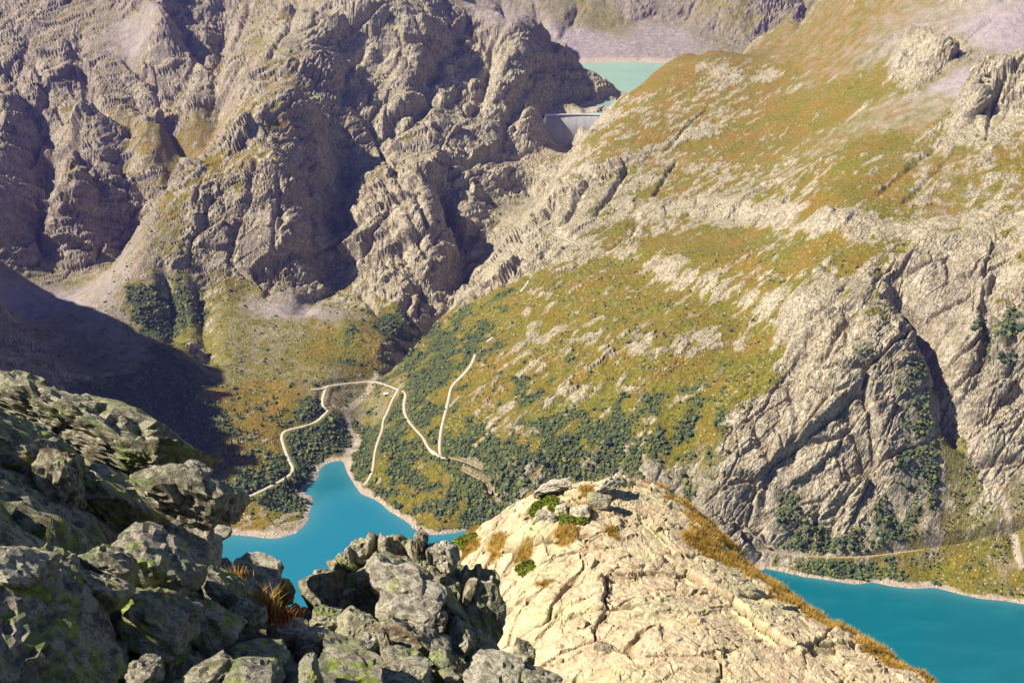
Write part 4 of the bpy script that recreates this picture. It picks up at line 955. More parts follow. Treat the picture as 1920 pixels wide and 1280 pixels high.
for _ in range(900):
    u, v = (r.uniform(200, 620), r.uniform(1100, 1279)) if r.random() < .75 else (r.uniform(560, 960), r.uniform(1225, 1279))
    a, dy, dz = ray_dir(u, v)
    t = np.linspace(6, 18, 160)
    hz = CAM_H + dz * t - (ground_h(a * t, dy * t))
    kk = np.argmax(hz < 0)
    if kk == 0: continue
    s_ = r.uniform(.018, .05)
    nn_ = r.normal(size=(9, 3)); nn_ /= np.linalg.norm(nn_, axis=1, keepdims=True)
    Vr = V3 * np.min(r.uniform(.6, 1, 9)[None] / np.maximum(V3 @ nn_.T, .05), axis=1)[:, None].clip(0, 1.3) * np.array([1, r.uniform(.6, 1), r.uniform(.4, .8)]) * s_
    rub_V.append(Vr + np.array([a * t[kk], dy * t[kk], CAM_H + dz * t[kk] + .02])); rub_F.append(F3_ + nb); nb += len(V3)
rb_o = put('rubble', raw_mesh('rubble', np.concatenate(rub_V), np.concatenate(rub_F), False), M_STONE, parent=SLOPE, kind='stuff')
print('boulders', round(time.time() - T0, 1))

# ------------------------------------------------------------------ the bright rock slope across from the crag
CREST = [(860, 1012, 35.5), (900, 985, 36), (960, 950, 36), (1010, 925, 36.5), (1090, 917, 37), (1160, 915, 37), (1240, 930, 36.5), (1300, 958, 35.5), (1350, 1000, 34.2), (1400, 1056, 33.2), (1460, 1094, 32), (1530, 1148, 30.6), (1640, 1220, 28.5), (1745, 1282, 27)]
OP = [at_d(*q) for q in CREST + [(940, 1290, 26), (1150, 1290, 24), (1400, 1290, 24), (1600, 1290, 25), (930, 1180, 29), (1050, 1150, 28), (1250, 1150, 27), (1450, 1180, 27.5), (1600, 1205, 28), (890, 1060, 33), (1000, 1040, 31), (1200, 1040, 30.5), (1330, 1060, 31.2), (1420, 1090, 31.5), (800, 1150, 35), (800, 1280, 32), (1300, 1450, 21), (900, 1450, 24), (1700, 1450, 22), (1950, 1450, 22)]]
_cr = np.array([at_d(*q) for q in CREST])
for i, p in enumerate(_cr):
    t = i / (len(_cr) - 1)
    out = np.array([math.sin(-.5 + 2.0 * t), math.cos(-.5 + 2.0 * t)])
    for dist, drop in ((3.0, 4.0), (8, 13), (14, 26)):
        OP.append(np.array([p[0] + out[0] * dist, p[1] + out[1] * dist, p[2] - drop]))
OP += [np.array(q, float) for q in ((-6, 34, 762), (-7, 26, 762), (-8, 18, 770), (-2, 14, 783), (22, 14, 770))]
out_h = tps_patch(OP, 2e-3)
def spaced(a, b, lo, hi, fine, coarse):
    return np.concatenate([np.arange(lo, a, coarse), np.arange(a, b, fine), np.arange(b, hi, coarse)])
ox, oy = np.meshgrid(spaced(-3.0, 11.5, -9, 22, .043, .4), spaced(18.0, 34.5, 12, 48, .047, .4))
oz0 = out_h(ox, oy)
wpx = .25 * fbm(ox / 1.2, oy / 1.2, 3, 3); wpy = .25 * fbm(ox / 1.2 + 5, oy / 1.2, 3, 4)
ca, sa = math.cos(.5), math.sin(.5)
rx_ = (ox * ca + oy * sa) + wpx; ry_ = (-ox * sa + oy * ca) + wpy
fA, eA = facets(rx_ / 2.4, ry_ / 1.6, 601, .6); fB, eB = facets(rx_ / .9, ry_ / .62, 611, .8); fC, eC = facets(rx_ / .34, ry_ / .27, 621)
fA = fA * sstep(0, .10, eA); fB = fB * sstep(0, .13, eB); fC = fC * sstep(0, .3, eC)
rub = sstep(.1, .5, fbm(ox / 2.5, oy / 2.5, 3, 44))
oz = oz0 + .30 * fA - .16 * np.exp(-(eA / .028) ** 2) + .13 * fB - .11 * np.exp(-(eB / .045) ** 2) * (.35 + .65 * rub) + (.05 + .06 * rub) * fC - (.02 + .03 * rub) * np.exp(-(eC / .10) ** 2) + .05 * fbm(ox * .9, oy * .9, 3, 8) + .03 * fbm(ox * 6, oy * 6, 4, 9)
pu, pv = project(ox, oy, oz)
# turf: the far lip above the lake and pockets between the blocks (placed on the ground, in metres)
turf = np.zeros(ox.shape)
def turf_spot(u, v, D, rad, amt=1.0):
    global turf
    p = at_d(u, v, D)
    turf = np.maximum(turf, amt * np.exp(-(((ox - p[0]) ** 2 + (oy - p[1]) ** 2) / rad ** 2)))
for u, v, D, rad in ((1300, 975, 35, .9), (1340, 1010, 34, .9), (1320, 1040, 32.5, .7), (1390, 1070, 32.4, .8), (1440, 1095, 31.6, .7), (1490, 1130, 30.8, .7), (1540, 1160, 30.2, .65), (1590, 1195, 29.4, .65), (1640, 1226, 28.5, .65), (1690, 1256, 27.7, .65), (1740, 1286, 27, .7), (1780, 1310, 26.4, .7), (1250, 950, 36, .6),
    (1560, 1180, 30.6, .7), (1610, 1212, 29.6, .7), (1660, 1240, 28.6, .7), (1510, 1150, 31.2, .7), (1460, 1110, 32.2, .7), (1090, 1000, 32.5, .55), (1060, 1030, 31.5, .4), (985, 1060, 31.5, .4), (1040, 960, 35, .5), (1000, 950, 35.4, .45), (1100, 975, 33.8, .45), (870, 1015, 35, .5), (880, 1035, 34, .4), (1140, 950, 35, .4), (1200, 940, 36, .4), (940, 1050, 32.5, .35), (1150, 1020, 31.5, .3), (1020, 1090, 29.5, .25), (930, 1030, 33, .3)):
    turf_spot(u, v, D, rad * (1.2 if u > 1240 else 1.0))
turf = sstep(.35, .6, turf + .35 * fbm(ox / .5, oy / .5, 4, 17) - .25 * (fB > .2))
oz = oz + turf * (.05 + .06 * fbm(ox / .3, oy / .3, 3, 18))
oz = np.where((ox < -3) | (ox > 11.4) | (oy < 18) | (oy > 34.4), oz, oz)
out_me = grid_mesh('bright_rock_slope', np.stack([ox, oy, oz], -1), False)
crackv = np.clip(np.maximum(np.exp(-(eA / .03) ** 2), np.exp(-(eB / .045) ** 2) * (.45 + .55 * rub)), 0, 1)
crackv = np.maximum(crackv, .8 * np.exp(-(eC / .07) ** 2) * sstep(-.1, .3, fbm(ox / .8, oy / .8, 3, 66)))
set_color(out_me, 'ground', np.stack([turf, crackv, rub, sstep(0, .5, fbm(ox / 3, oy / 3, 3, 31))], -1))
def outcrop_material():
    m, nt, bs = new_mat('bright_sunlit_rock'); k = NT(nt)
    tf, cr, rb, tn = k.attr('ground')
    P = k.coord()
    n1 = k.noise(P, .55, 5, .6); n2 = k.noise(P, 3.2, 6, .65); n3_ = k.noise(P, 14, 5, .7); n4 = k.noise(P, 1.3, 5, .6, .5)
    c = k.mix(k.ramp(n2, .35, .65), (0.40, 0.30, 0.18), (0.58, 0.465, 0.305))
    c = k.mix(k.math('MULTIPLY', k.ramp(n1, .48, .60), .6), c, (0.44, 0.41, 0.22))
    c = k.mix(k.math('MULTIPLY', k.ramp(k.noise(P, 1.9, 6, .7), .52, .62), .5), c, (0.30, 0.245, 0.165))
    c = k.mix(k.math('MULTIPLY', k.ramp(n4, .56, .68), .45), c, (0.47, 0.30, 0.205))
    c = k.mix(k.math('MULTIPLY', k.ramp(n3_, .58, .68), .55), c, (0.20, 0.155, 0.10))
    c = k.mix(k.math('MULTIPLY', k.math('MULTIPLY', cr, k.ramp(n2, .30, .5)), .85), c, (0.13, 0.088, 0.045))
    c = k.mix(k.math('MULTIPLY', rb, k.ramp(n2, .66, .56)), c, k.mix(n3_, (0.29, 0.195, 0.11), (0.42, 0.33, 0.22)), 'MIX') if False else c
    g = k.mix(k.ramp(n2, .35, .65), (0.20, 0.125, 0.022), (0.34, 0.205, 0.045))
    g = k.mix(k.math('MULTIPLY', k.ramp(n4, .5, .65), .6), g, (0.155, 0.15, 0.03))
    c = k.mix(tf, c, g)
    k.l(c, bs.inputs['Base Color'])
    bs.inputs['Roughness'].default_value = .95; bs.inputs['Specular IOR Level'].default_value = .15
    b = k.bump(k.math('ADD', n2, k.math('MULTIPLY', n3_, .5)), .75, .16)
    k.l(b, bs.inputs['Normal'])
    return m
M_OUT = outcrop_material()
OUT = put('bright_rock_slope', out_me, M_OUT, kind='structure')
def out_z(x, y):
    i = np.searchsorted(oy[:, 0], y); j = np.searchsorted(ox[0], x)
    i = np.clip(i, 0, oy.shape[0] - 1); j = np.clip(j, 0, ox.shape[1] - 1)
    return oz[i, j]
def out_hit(u, v):
    a, dy, dz = ray_dir(u, v)
    t = np.linspace(18, 46, 700)
    d = CAM_H + dz * t - out_z(a * t, dy * t)
    kk = np.argmax(d < 0)
    if d[kk] >= 0: return None
    return np.array([a * t[kk], dy * t[kk], CAM_H + dz * t[kk]])

# dry grass of the turf: one mass of blades
def blade_mass(name, pts, hgt, wid, lean, seed, per=9, spread=.10):
    r = np.random.default_rng(seed); n = len(pts) * per
    base = np.repeat(np.asarray(pts), per, 0) + np.c_[r.normal(0, spread, n), r.normal(0, spread, n), np.zeros(n)]
    h = hgt * r.uniform(.5, 1.25, n); az = r.uniform(0, 6.283, n); ln = lean * r.uniform(.3, 1.2, n) * h
    tip = base + np.c_[np.cos(az) * ln, np.sin(az) * ln, h]
    mid = base + np.c_[np.cos(az) * ln * .35, np.sin(az) * ln * .35, h * .6]
    pa = r.uniform(0, 6.283, n); sd = np.c_[np.cos(pa), np.sin(pa), np.zeros(n)] * wid
    base[:, 2] -= .03
    V = np.stack([base - sd, base + sd, mid + sd * .7, mid - sd * .7, tip], 1).reshape(-1, 3)
    i = np.arange(n)[:, None] * 5
    F = np.concatenate([i + [0, 1, 2], i + [0, 2, 3], i + [3, 2, 4]], 0)
    return raw_mesh(name, V, F, False)
def leaf_mat(name, a, b, rough=.8):
    m, nt, bs = new_mat(name); k = NT(nt)
    c = k.mix(k.ramp(k.noise(k.coord(), 1.7, 4), .35, .65), a, b)
    k.l(c, bs.inputs['Base Color']); bs.inputs['Roughness'].default_value = rough; bs.inputs['Specular IOR Level'].default_value = .2
    return m
M_DRY = leaf_mat('dry_grass', (0.24, 0.135, 0.022), (0.40, 0.255, 0.06))
rr = np.random.default_rng(5)
jj = np.argwhere((turf > .6) & (ox > -3) & (ox < 11.4) & (oy > 18) & (oy < 34.4))
sel = jj[rr.choice(len(jj), min(len(jj), 5200), replace=False)]
gp = np.c_[ox[sel[:, 0], sel[:, 1]], oy[sel[:, 0], sel[:, 1]], oz[sel[:, 0], sel[:, 1]]]
put('dry_grass', blade_mass('dry_grass', gp, .10, .005, 1.0, 6, per=10, spread=.05), M_DRY, kind='stuff')

# loose blocks on the slope
def on_out(name, u, v, w, h, dep, seed, label=None, cat='rock', sink=.25, parent=None, **kw):
    p = out_hit(u, v)
    if p is None: return None
    D = float((p - CAMP) @ C_F)
    o = make_rock(name, u, v, D, w, h, dep, seed, label=label, cat=cat, **kw)
    zt = p[2] - sink * h * D / F_PX
    o.location.x, o.location.y, o.location.z = p[0], p[1], zt
    if parent:
        o.parent = parent
    return o
on_out('boulder', 1040, 926, 84, 22, .8, 701, roll=-14, mat=M_SLAB, strata=.16, sink=.05, planes=10, label='layered dark slab on the crest of the bright rock slope', cat='boulder')
on_out('boulder', 1135, 924, 70, 26, .8, 702, roll=-24, mat=M_SLAB, sink=.05, planes=10, strata=.06, label='tilted slab at the highest point of the bright rock slope', cat='boulder')
on_out('boulder', 1122, 946, 46, 34, .6, 703, roll=10, mat=M_STONE, sink=.3, label='dark-sided boulder just below the crest of the bright rock slope', cat='boulder')
on_out('boulder', 1088, 966, 44, 26, .5, 704, roll=-10, mat=M_SLAB, sub=4, label='rounded pale boulder among the upper green shrubs', cat='boulder')
on_out('boulder', 1053, 966, 30, 32, .4, 705, roll=-20, mat=M_SLAB, sub=4, label='pale leaning stone between the two upper green shrubs', cat='stone')
on_out('boulder', 1016, 972, 26, 24, .35, 706, mat=M_STONE, sub=4, label='small grey stone below the uppermost green shrub', cat='stone')
on_out('boulder', 1036, 974, 22, 22, .35, 707, mat=M_SLAB, sub=4, label='small white stone beside the small grey stone', cat='stone')
on_out('boulder', 1408, 1104, 26, 14, .4, 708, mat=M_STONE, sub=4, label='small dark stone on the dry grass lip nearest the lake corner', cat='stone')
on_out('boulder', 1515, 1130, 24, 13, .4, 709, mat=M_STONE, sub=4, label='grey stone on the grassy edge halfway down to the lake', cat='stone')
on_out('boulder', 1665, 1218, 44, 18, .5, 710, roll=26, mat=M_SLAB, strata=.1, sub=4, label='flaky rock on the grassy edge, the lowest of those above the lake', cat='stone')
on_out('boulder', 1090, 1172, 30, 16, .4, 711, roll=8, mat=M_OUT, sub=4, label='pinkish loose block in the middle of the bright rock slope', cat='stone')
on_out('boulder', 1128, 1212, 40, 40, .5, 712, roll=36, mat=M_BROWN, sub=4, sink=.6, label='dark brown wedge of rock in a hole of the bright rock slope', cat='stone')
on_out('boulder', 1124, 1126, 14, 14, .2, 713, mat=M_SLAB, sub=3, label='little white stone in the middle of the bright rock slope', cat='stone')
r = np.random.default_rng(88)
OST = []
for i in range(6):
    P, F = rock_shape(540 + i, (1, r.uniform(.6, .9), r.uniform(.35, .6)), 3, planes=10, rough=.04, chips=.2)
    me = raw_mesh('stone', P, F); me.materials.append(M_OUT); OST.append(me)
cnt = 0
for _ in range(700):
    u, v = r.uniform(860, 1700), r.uniform(925, 1275)
    if cnt >= 240: break
    p = out_hit(u, v)
    if p is None: continue
    i = np.clip(np.searchsorted(oy[:, 0], p[1]), 0, oy.shape[0] - 1); j = np.clip(np.searchsorted(ox[0], p[0]), 0, ox.shape[1] - 1)
    if r.random() > .12 + .9 * rub[i, j] * (v < 1130) + .4 * (v < 1010): continue
    o = put('stone', OST[r.integers(6)], None, parent=OUT, loc=p)
    s = r.uniform(.045, .15); o.scale = (s, s, s); o.rotation_euler = (r.uniform(-.4, .4), r.uniform(-.4, .4), r.uniform(0, 6.28)); cnt += 1

# low green shrubs on the slope, and dry tufts among the boulders
M_SHRUB = leaf_mat('juniper_leaves', (0.075, 0.105, 0.012), (0.17, 0.19, 0.02))
M_STEM = leaf_mat('brown_stem', (0.10, 0.06, 0.03), (0.16, 0.10, 0.05))
def leaf_cloud(centres, rad, n, size, seed, flat=.6):
    r = np.random.default_rng(seed); c = np.asarray(centres)
    k = r.integers(len(c), size=n)
    d = r.normal(size=(n, 3)); d /= np.linalg.norm(d, axis=1, keepdims=True); d[:, 2] = np.abs(d[:, 2])
    p = c[k] + d * np.c_[np.full(n, 1), np.full(n, 1), np.full(n, flat)] * (rad * r.uniform(.55, 1.0, n) ** .5)[:, None]
    a = r.normal(size=(n, 3)); a /= np.linalg.norm(a, axis=1, keepdims=True); b = np.cross(a, r.normal(size=(n, 3))); b /= np.linalg.norm(b, axis=1, keepdims=True)
    s = (size * r.uniform(.6, 1.4, n))[:, None]
    V = np.stack([p - a * s, p + b * s * .5, p + a * s, p - b * s * .5], 1).reshape(-1, 3)
    return V, np.arange(n * 4).reshape(-1, 4)
def shrub(spots, rad, n, seed, label):
    ps = [out_hit(u, v) for u, v in spots]; ps = [p for p in ps if p is not None]
    if not ps: return
    base = np.mean(ps, 0)
    root = put('shrub', None, label=label, cat='shrub', group='low shrubs on the bright rock slope', loc=base)
    V, F = leaf_cloud([p - base for p in ps], rad, n, .035, seed)
    put('foliage', raw_mesh('foliage', V, F, False), M_SHRUB, parent=root)
    for p in ps[:3]:
        for q in range(2):
            a = rr.uniform(0, 6.28)
            d = Vector((math.cos(a) * .6, math.sin(a) * .6, .8)).normalized()
            bm = bmesh.new()
            bmesh.ops.create_cone(bm, segments=5, radius1=.02, radius2=.008, depth=rad * .8, matrix=Matrix.Translation(Vector(p - base) + d * rad * .3) @ d.to_track_quat('Z', 'Y').to_matrix().to_4x4())
            me = bpy.data.meshes.new('stem'); bm.to_mesh(me); bm.free()
            put('stem', me, M_STEM, parent=root)
shrub([(1012, 950), (1022, 936), (1034, 940), (1006, 962), (1042, 952)], .26, 5200, 1, 'bright green shrub nearest the crest of the bright rock slope')
shrub([(1068, 976), (1080, 968), (1090, 974), (1062, 982), (1058, 970)], .22, 4200, 2, 'green shrub around the rounded pale boulder on the bright slope')
shrub([(978, 1066), (990, 1058), (996, 1068), (984, 1074)], .2, 3000, 3, 'small yellow-green shrub lowest on the bright rock slope')
shrub([(862, 1016), (876, 1012), (888, 1008), (870, 1024)], .24, 3000, 4, 'olive shrub at the end of the bright slope, beside the lake')
def tuft(u, v, D, n, hgt, seed, label):
    p = at_d(u, v, D); p[2] = max(p[2] - hgt * .4, float(ground_h(np.array([p[0]]), np.array([p[1]]))[0]))
    r = np.random.default_rng(seed)
    pts = np.c_[r.normal(0, .10, n), r.normal(0, .06, n), np.zeros(n)]
    put('grass_tuft', blade_mass('grass_tuft', pts, hgt, .006, .7, seed, per=6, spread=.03), M_DRY2 if seed == 33 else M_DRY, label=label, cat='grass tuft', group='dry grass tufts among the boulders', loc=p)
M_DRY2 = leaf_mat('russet_grass', (0.30, 0.09, 0.02), (0.40, 0.16, 0.04))
tuft(487, 1132, 11.0, 40, .24, 31, 'golden grass tuft under the dark undercut rock')
tuft(437, 1084, 12.3, 24, .16, 32, 'small golden grass tuft between the sunlit slabs')
tuft(522, 1154, 11.0, 34, .12, 33, 'russet grass tuft beside the pale squarish boulder')
print('outcrop', round(time.time() - T0, 1))

# ------------------------------------------------------------------ things standing on the land
bpy.context.view_layer.update()
_dn = Vector((0, 0, -1))
def drop(x, y):
    ok, loc, nor, _ = TERR.ray_cast(Vector((x, y, 2000)), _dn)
    return loc.z if ok else float(mac(np.array([x]), np.array([y]))[0])
def sight(u, v):
    a, dy, dz = ray_dir(u, v)
    d = Vector((float(a), float(dy), float(dz))).normalized()
    ok, loc, nor, _ = TERR.ray_cast(Vector((0, 0, CAM_H)) + d * 420, d)
    return loc if ok else None

# roads and paths
def gravel_mat(name, a, b):
    m, nt, bs = new_mat(name); k = NT(nt)
    k.l(k.mix(k.ramp(k.noise(k.coord(), .5, 5, .65), .35, .65), a, b), bs.inputs['Base Color'])
    bs.inputs['Roughness'].default_value = .95; bs.inputs['Specular IOR Level'].default_value = .1
    return m
M_ROAD = gravel_mat('pale_gravel_road', (0.30, 0.262, 0.205), (0.46, 0.41, 0.33))
M_PATH = gravel_mat('earth_path', (0.21, 0.175, 0.11), (0.29, 0.245, 0.165))
for li, (ln, wd) in enumerate(ROAD_LINES):
    seg = []
    for a, b in zip(ln[:-1], ln[1:]):
        n = max(1, int(np.hypot(*(b - a)[:2]) / 3))
        seg += [a + (b - a) * i / n for i in range(n)]
    seg.append(ln[-1]); seg = np.array(seg)
    tan = np.gradient(seg[:, :2], axis=0); tan /= np.linalg.norm(tan, axis=1, keepdims=True) + 1e-9
    nor = np.c_[-tan[:, 1], tan[:, 0]]
    wv = wd * (1 + .34 * fbm(seg[:, 0] / 14, seg[:, 1] / 14, 3, 40 + li)) / 2
    V = []
    zt = np.array([max(drop(*(p[:2] + n * w * k)) for k in (-1, -.5, 0, .5, 1)) for p, n, w in zip(seg, nor, wv)])
    for _ in range(4): zt[1:-1] = np.maximum(zt[1:-1], (zt[:-2] + 2 * zt[1:-1] + zt[2:]) / 4)
    for p, n, w, z in zip(seg, nor, wv, zt):
        for k, dz_ in ((-1.25, -3.0), (-1, .25), (1, .25), (1.25, -3.0)):
            V.append([p[0] + n[0] * w * k, p[1] + n[1] * w * k, z + dz_])
    V = np.array(V).reshape(len(seg), 4, 3)
    narrow = wd < 3.2
    put('path' if narrow else 'road', grid_mesh('road', V), M_PATH if narrow else M_ROAD, kind='structure')

# the dam that holds the upper lake
def concrete(name, a, b):
    m, nt, bs = new_mat(name); k = NT(nt)
    P = k.coord(scale=(1, 1, .25))
    c = k.mix(k.ramp(k.noise(P, .12, 5, .6), .35, .65), a, b)
    z = k.n('ShaderNodeSeparateXYZ'); co = k.n('ShaderNodeTexCoord'); k.l(co.outputs['Object'], z.inputs[0])
    wv = k.math('FRACT', k.math('MULTIPLY', z.outputs[2], 1 / 5.0))
    c = k.mix(k.math('MULTIPLY', k.ramp(wv, .10, 0.0), .35), c, (0.22, 0.21, 0.21))
    k.l(c, bs.inputs['Base Color']); bs.inputs['Roughness'].default_value = .9
    return m
M_CONC = concrete('dam_concrete', (0.20, 0.195, 0.20), (0.27, 0.262, 0.265))  # wall tone lowered: the shade on the dam face is put into the colour
M_CONC2 = concrete('dam_crest_concrete', (0.56, 0.54, 0.50), (0.66, 0.63, 0.59))
DZ = UP_LAKE + 4.0
dl = at_z(1022, 219, DZ); dr = at_z(1150, 222, DZ)
DAM = put('dam', None, label='curved grey concrete dam wall holding back the pale green upper lake', cat='dam', loc=(dl[0], 2768, 180))
nd = 40; tt = np.linspace(0, 1, nd)
dxs = (dr[0] - dl[0]) * tt; arc = 11 * (1 - (2 * tt - 1) ** 2)
def dam_strip(sec):
    return np.array([[[x, a + dy_, z_] for dy_, z_ in sec] for x, a in zip(dxs, arc)])
top = DZ - 180
put('wall', grid_mesh('wall', dam_strip([(3, -10), (-9, 0), (-5, top * .5), (-1.5, top - 1.2), (3, top - 1.2), (3, -10)])), M_CONC, parent=DAM)
put('crest', grid_mesh('crest', dam_strip([(3.6, top - 1.2), (-2.8, top - 1.2), (-2.8, top), (3.6, top), (3.6, top - 1.2)]), False), M_CONC2, parent=DAM)
for off in (-2.6, 3.2):
    put('parapet', grid_mesh('parapet', dam_strip([(off, top), (off, top + 1.2), (off + .4, top + 1.2), (off + .4, top)]), False), M_CONC2, parent=DAM)
wl = at_y(1014, 243, 2755) - np.array([dl[0], 2768, 180])
wv_ = np.array([[[wl[0] - 3, wl[1], wl[2]], [wl[0] - 3, wl[1] + 4, wl[2]], [wl[0] + 1, wl[1] + 4, wl[2] - 14], [wl[0] + 1, wl[1], wl[2] - 14]], [[1, -3, top], [1, 3, top], [4, 3, top - 10], [4, -3, top - 10]]])
wq = np.concatenate([wv_, wv_[:, :1]], 1)
put('wing_wall', grid_mesh('wing_wall', wq, False), M_CONC2, parent=DAM)

# hut at the junction and a car at the hairpin
def box(bm, x0, x1, y0, y1, z0, z1):
    g = bmesh.ops.create_cube(bm, size=1.0, matrix=Matrix.Translation(((x0 + x1) / 2, (y0 + y1) / 2, (z0 + z1) / 2)) @ Matrix.Diagonal((x1 - x0, y1 - y0, z1 - z0, 1)))
    return g['verts']
def bm_mesh(name, bm, bev=0.0):
    if bev: bmesh.ops.bevel(bm, geom=bm.edges[:], offset=bev, segments=2, affect='EDGES')
    me = bpy.data.meshes.new(name); bm.to_mesh(me); bm.free(); return me
def plain(name, col, rough=.7, metal=0.0):
    m, nt, bs = new_mat(name); k = NT(nt)
    k.l(k.mix(k.ramp(k.noise(k.coord(), 1.5, 4), .3, .7), tuple(c * .85 for c in col), col), bs.inputs['Base Color'])
    bs.inputs['Roughness'].default_value = rough; bs.inputs['Metallic'].default_value = metal
    return m
M_WALL = plain('hut_wall', (.55, .50, .43)); M_ROOF = plain('hut_roof', (.62, .60, .56), .5); M_DARK = plain('dark_paint', (.03, .032, .04), .25); M_GLASS = plain('car_glass', (.02, .03, .04), .08); M_TYRE = plain('tyre', (.02, .02, .02), .9); M_DOOR = plain('hut_door', (.12, .08, .05))
hp = sight(724, 741)
HUT = put('hut', None, label='small pale concrete hut beside the road junction above the inlet', cat='hut', loc=(hp.x, hp.y, drop(hp.x, hp.y) - .6)); HUT.rotation_euler.z = .3
bm = bmesh.new(); box(bm, -3.4, 3.4, -2.2, 2.2, 0, 3.6); put('wall', bm_mesh('wall', bm), M_WALL, parent=HUT)
bm = bmesh.new(); vs = box(bm, -3.9, 3.9, -2.8, 2.8, 3.62, 4.0)
for q in vs:
    if q.co.z > 3.8: q.co.z += .7 * (q.co.y > 0)
put('roof', bm_mesh('roof', bm), M_ROOF, parent=HUT)
bm = bmesh.new(); box(bm, -.5, .5, -2.26, -2.18, .3, 2.4); put('door', bm_mesh('door', bm), M_DOOR, parent=HUT)
cp = sight(837, 857)
CAR = put('car', None, label='dark car parked on the outside of the road hairpin', cat='car', loc=(cp.x, cp.y, drop(cp.x, cp.y) + .35)); CAR.rotation_euler.z = .25
bm = bmesh.new(); box(bm, -2.2, 2.2, -.9, .9, .35, 1.0); put('body', bm_mesh('body', bm, .12), M_DARK, parent=CAR)
bm = bmesh.new(); vs = box(bm, -1.4, 1.1, -.82, .82, 1.0, 1.6)
for q in vs:
    if q.co.z > 1.3: q.co.x *= .72; q.co.y *= .86
put('cabin', bm_mesh('cabin', bm, .06), M_GLASS, parent=CAR)
for wx in (-1.35, 1.35):
    for wy in (-.85, .85):
        bm = bmesh.new(); bmesh.ops.create_cone(bm, cap_ends=True, segments=14, radius1=.34, radius2=.34, depth=.24, matrix=Matrix.Translation((wx, wy, .34)) @ Matrix.Rotation(math.pi / 2, 4, 'X'))
        put('wheel', bm_mesh('wheel', bm), M_TYRE, parent=CAR)

# shrub cover: nobody could count it, one mass of leafy clumps
M_BUSH = leaf_mat('alpine_shrub_leaves', (0.022, 0.040, 0.012), (0.062, 0.085, 0.018))
_b = M_BUSH.node_tree; _k = NT(_b)
_t1, _t2, _, _ = _k.attr('tint')
_c = _k.mix(_t1, (0.034, 0.060, 0.032), (0.135, 0.142, 0.034))
_c = _k.mix(_k.math('MULTIPLY', _t2, .8), _c, (0.022, 0.040, 0.026))
_k.l(_c, _b.nodes['Principled BSDF'].inputs['Base Color'])
pu_, pv_ = project(PX, PY, PZ)
okv = (bush > .5) & (pu_ > -60) & (pu_ < 1980) & (pv_ > 380) & (PZ > 2) & (YV > 1000) & (road_m < .55)
cand = np.argwhere(okv)
rb_ = np.random.default_rng(12)
def clumps(sel, s0, s1, seed):
    r = np.random.default_rng(seed); V0, F0_ = ico(1)
    c = np.c_[PX[sel[:, 0], sel[:, 1]], PY[sel[:, 0], sel[:, 1]], PZ[sel[:, 0], sel[:, 1]]]
    n = len(c); s = (s0 + (s1 - s0) * r.random(n) ** 1.7) * (1 + .8 * (r.random(n) < .12))
    V = V0[None] * (1 + r.normal(0, .22, (n, len(V0), 1))) * s[:, None, None] * np.array([1, 1, .85]) + (c + np.c_[r.normal(0, 1, n), r.normal(0, 1, n), s * .35])[:, None]
    F = F0_[None] + (np.arange(n) * len(V0))[:, None, None]
    return V.reshape(-1, 3), F.reshape(-1, 3)
def clump_tint(me, nv, seed):
    r = np.random.default_rng(seed); n = nv // 12
    a = np.repeat(np.clip(r.normal(.42, .3, n), 0, 1), 12); b = np.repeat(r.random(n) < .22, 12).astype(float)
    set_color(me, 'tint', np.stack([a, b, a, a], -1))
sel = cand[rb_.choice(len(cand), min(len(cand), 20000), replace=False)]
V, F = clumps(sel, .6, 2.7, 3)
bm_ = raw_mesh('shrubbery', V, F, False); clump_tint(bm_, len(V), 61)
put('shrubbery', bm_, M_BUSH, kind='stuff')
# scattered dwarf bushes on the open slopes
okv = (bush <= .5) & (c_bush > .035) & (rock < .5) & (pu_ > -60) & (pu_ < 1980) & (pv_ > 380) & (PZ > 4) & (YV > 1000) & (road_m < .1) & (fbm(XV / 30, YV / 30, 3, 333) > .06)
cand = np.argwhere(okv)
sel = cand[rb_.choice(len(cand), min(len(cand), 6500), replace=False)]
V, F = clumps(sel, .6, 1.7, 4)
bm_ = raw_mesh('dwarf_shrubbery', V, F, False); clump_tint(bm_, len(V), 62)
put('dwarf_shrubbery', bm_, M_BUSH, kind='stuff')

# conifers one can tell apart
M_NEEDLE = leaf_mat('conifer_needles', (0.018, 0.040, 0.014), (0.045, 0.070, 0.020))
M_TRUNK = leaf_mat('conifer_bark', (0.09, 0.06, 0.035), (0.14, 0.10, 0.06))
def conifer(seed):
    r = np.random.default_rng(seed); V = []; F = []
    H = 1.0; tiers = 9
    for t in range(tiers):
        z0 = .10 + .86 * t / tiers; rad = (.23 * (1 - t / tiers) ** .85 + .02) * r.uniform(.8, 1.15); n = 9
        c = len(V); V.append([r.normal(0, .008), r.normal(0, .008), min(1, z0 + .22)])
        a0 = r.uniform(0, 6.28)
        for i in range(n):
            a = a0 + 6.283 * i / n; rr_ = rad * r.uniform(.65, 1.2)
            V.append([math.cos(a) * rr_, math.sin(a) * rr_, z0 - .03 * r.uniform(.2, 1.6)])
            a2 = a + 3.1416 / n; V.append([math.cos(a2) * rad * .45, math.sin(a2) * rad * .45, z0 + .05])
        for i in range(2 * n): F.append([c, c + 1 + i, c + 1 + (i + 1) % (2 * n)])
    bm = bmesh.new(); bmesh.ops.create_cone(bm, cap_ends=True, segments=6, radius1=.022, radius2=.006, depth=.9, matrix=Matrix.Translation((0, 0, .42)))
    tm = bm_mesh('trunk', bm); tm.materials.append(M_TRUNK)
    cm = raw_mesh('crown', V, F, False); cm.materials.append(M_NEEDLE)
    return tm, cm
KINDS_C = [conifer(900 + i) for i in range(5)]
r = np.random.default_rng(21)
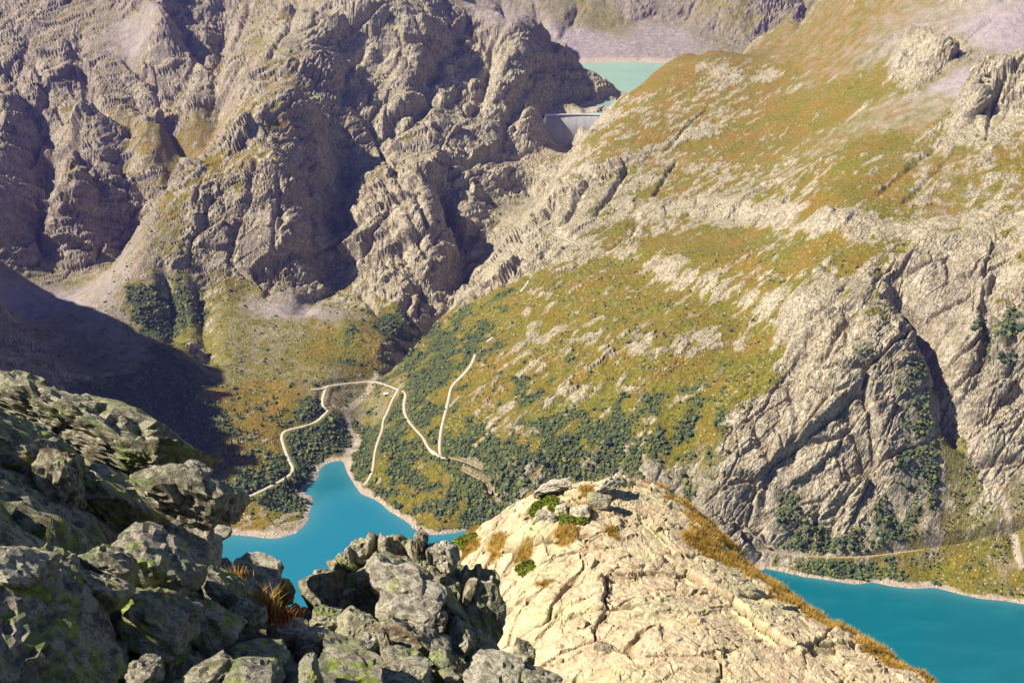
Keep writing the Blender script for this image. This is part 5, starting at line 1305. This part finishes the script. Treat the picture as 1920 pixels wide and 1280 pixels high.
AREAS = [   # centre u, v, spread u, v, count, height range, label, group
    (548, 900, 22, 20, 26, (9, 15), 'dark conifer in the dense stand between the road bend and the lake inlet', 'conifers by the road bend'),
    (515, 948, 40, 18, 22, (8, 14), 'dark conifer on the slope below the road, above the lake promontories', 'conifers below the road'),
    (470, 900, 32, 26, 22, (8, 13), 'dark conifer above the road on the russet slope left of the lake', 'conifers above the road'),
    (520, 790, 40, 32, 20, (7, 11), 'dark conifer on the rough ground above the lay-by road', 'conifers above the lay-by'),
    (345, 770, 34, 44, 26, (8, 14), 'conifer in the shade of the corrie mouth, just above the boulder pile', 'conifers in the corrie shade'),
    (425, 850, 22, 40, 18, (8, 13), 'conifer along the edge of the corrie shade, above the nose-shaped boulder', 'conifers on the shade edge'),
    (620, 820, 28, 16, 12, (7, 11), 'dark conifer on the knoll beside the lake inlet', 'conifers on the inlet knoll'),
    (740, 860, 34, 44, 18, (5, 9), 'small conifer among the shrubs between the two road branches', 'conifers between the road branches'),
    (880, 830, 40, 30, 12, (6, 10), 'small conifer on the slope behind the road hairpin', 'conifers behind the hairpin'),
    (880, 640, 60, 30, 10, (5, 8), 'lone small conifer high above the upper road', 'conifers above the upper road'),
]
for (cu, cv, su, sv, n, hr, lab, grp) in AREAS:
    k_ = 0; tries = 0
    while k_ < n and tries < n * 6:
        tries += 1
        u, v = cu + r.normal() * su * .6, cv + r.normal() * sv * .6
        if u < 450 and v > 615 + .62 * u: continue
        p = sight(u, v)
        if p is None or p.z < 2.5: continue
        if min(np.min(np.hypot(l[:, 0] - p.x, l[:, 1] - p.y)) for l, _ in ROAD_LINES) < 6: continue
        h = r.uniform(*hr)
        o = put('conifer_tree', None, label=lab, cat='tree', group=grp, loc=(p.x, p.y, p.z - .3))
        o.scale = (h * r.uniform(.8, 1.1),) * 2 + (h,); o.rotation_euler.z = r.uniform(0, 6.28)
        tm, cm = KINDS_C[r.integers(5)]
        put('trunk', tm, None, parent=o); put('crown', cm, None, parent=o)
        k_ += 1
print('land things', round(time.time() - T0, 1))

# ------------------------------------------------------------------ the air
def haze():
    me = bpy.data.meshes.new('haze')
    x0, x1, y0, y1, z0, z1 = -9000, 4000, -900, 6500, -400, 1500
    v = [(x, y, z) for z in (z0, z1) for y in (y0, y1) for x in (x0, x1)]
    me.from_pydata(v, [], [(0, 2, 3, 1), (4, 5, 7, 6), (0, 1, 5, 4), (2, 6, 7, 3), (0, 4, 6, 2), (1, 3, 7, 5)])
    m = bpy.data.materials.new('haze'); m.use_nodes = True
    nt = m.node_tree; nt.nodes.clear()
    o = nt.nodes.new('ShaderNodeOutputMaterial'); p = nt.nodes.new('ShaderNodeVolumePrincipled')
    p.inputs['Color'].default_value = (0.30, 0.28, 1.0, 1)
    p.inputs['Density'].default_value = HAZE_D
    p.inputs['Anisotropy'].default_value = 0.2
    nt.links.new(p.outputs[0], o.inputs['Volume'])
    put('haze', me, m, kind='stuff')
HAZE_D = 0.000028
haze()
print('done', round(time.time() - T0, 1))
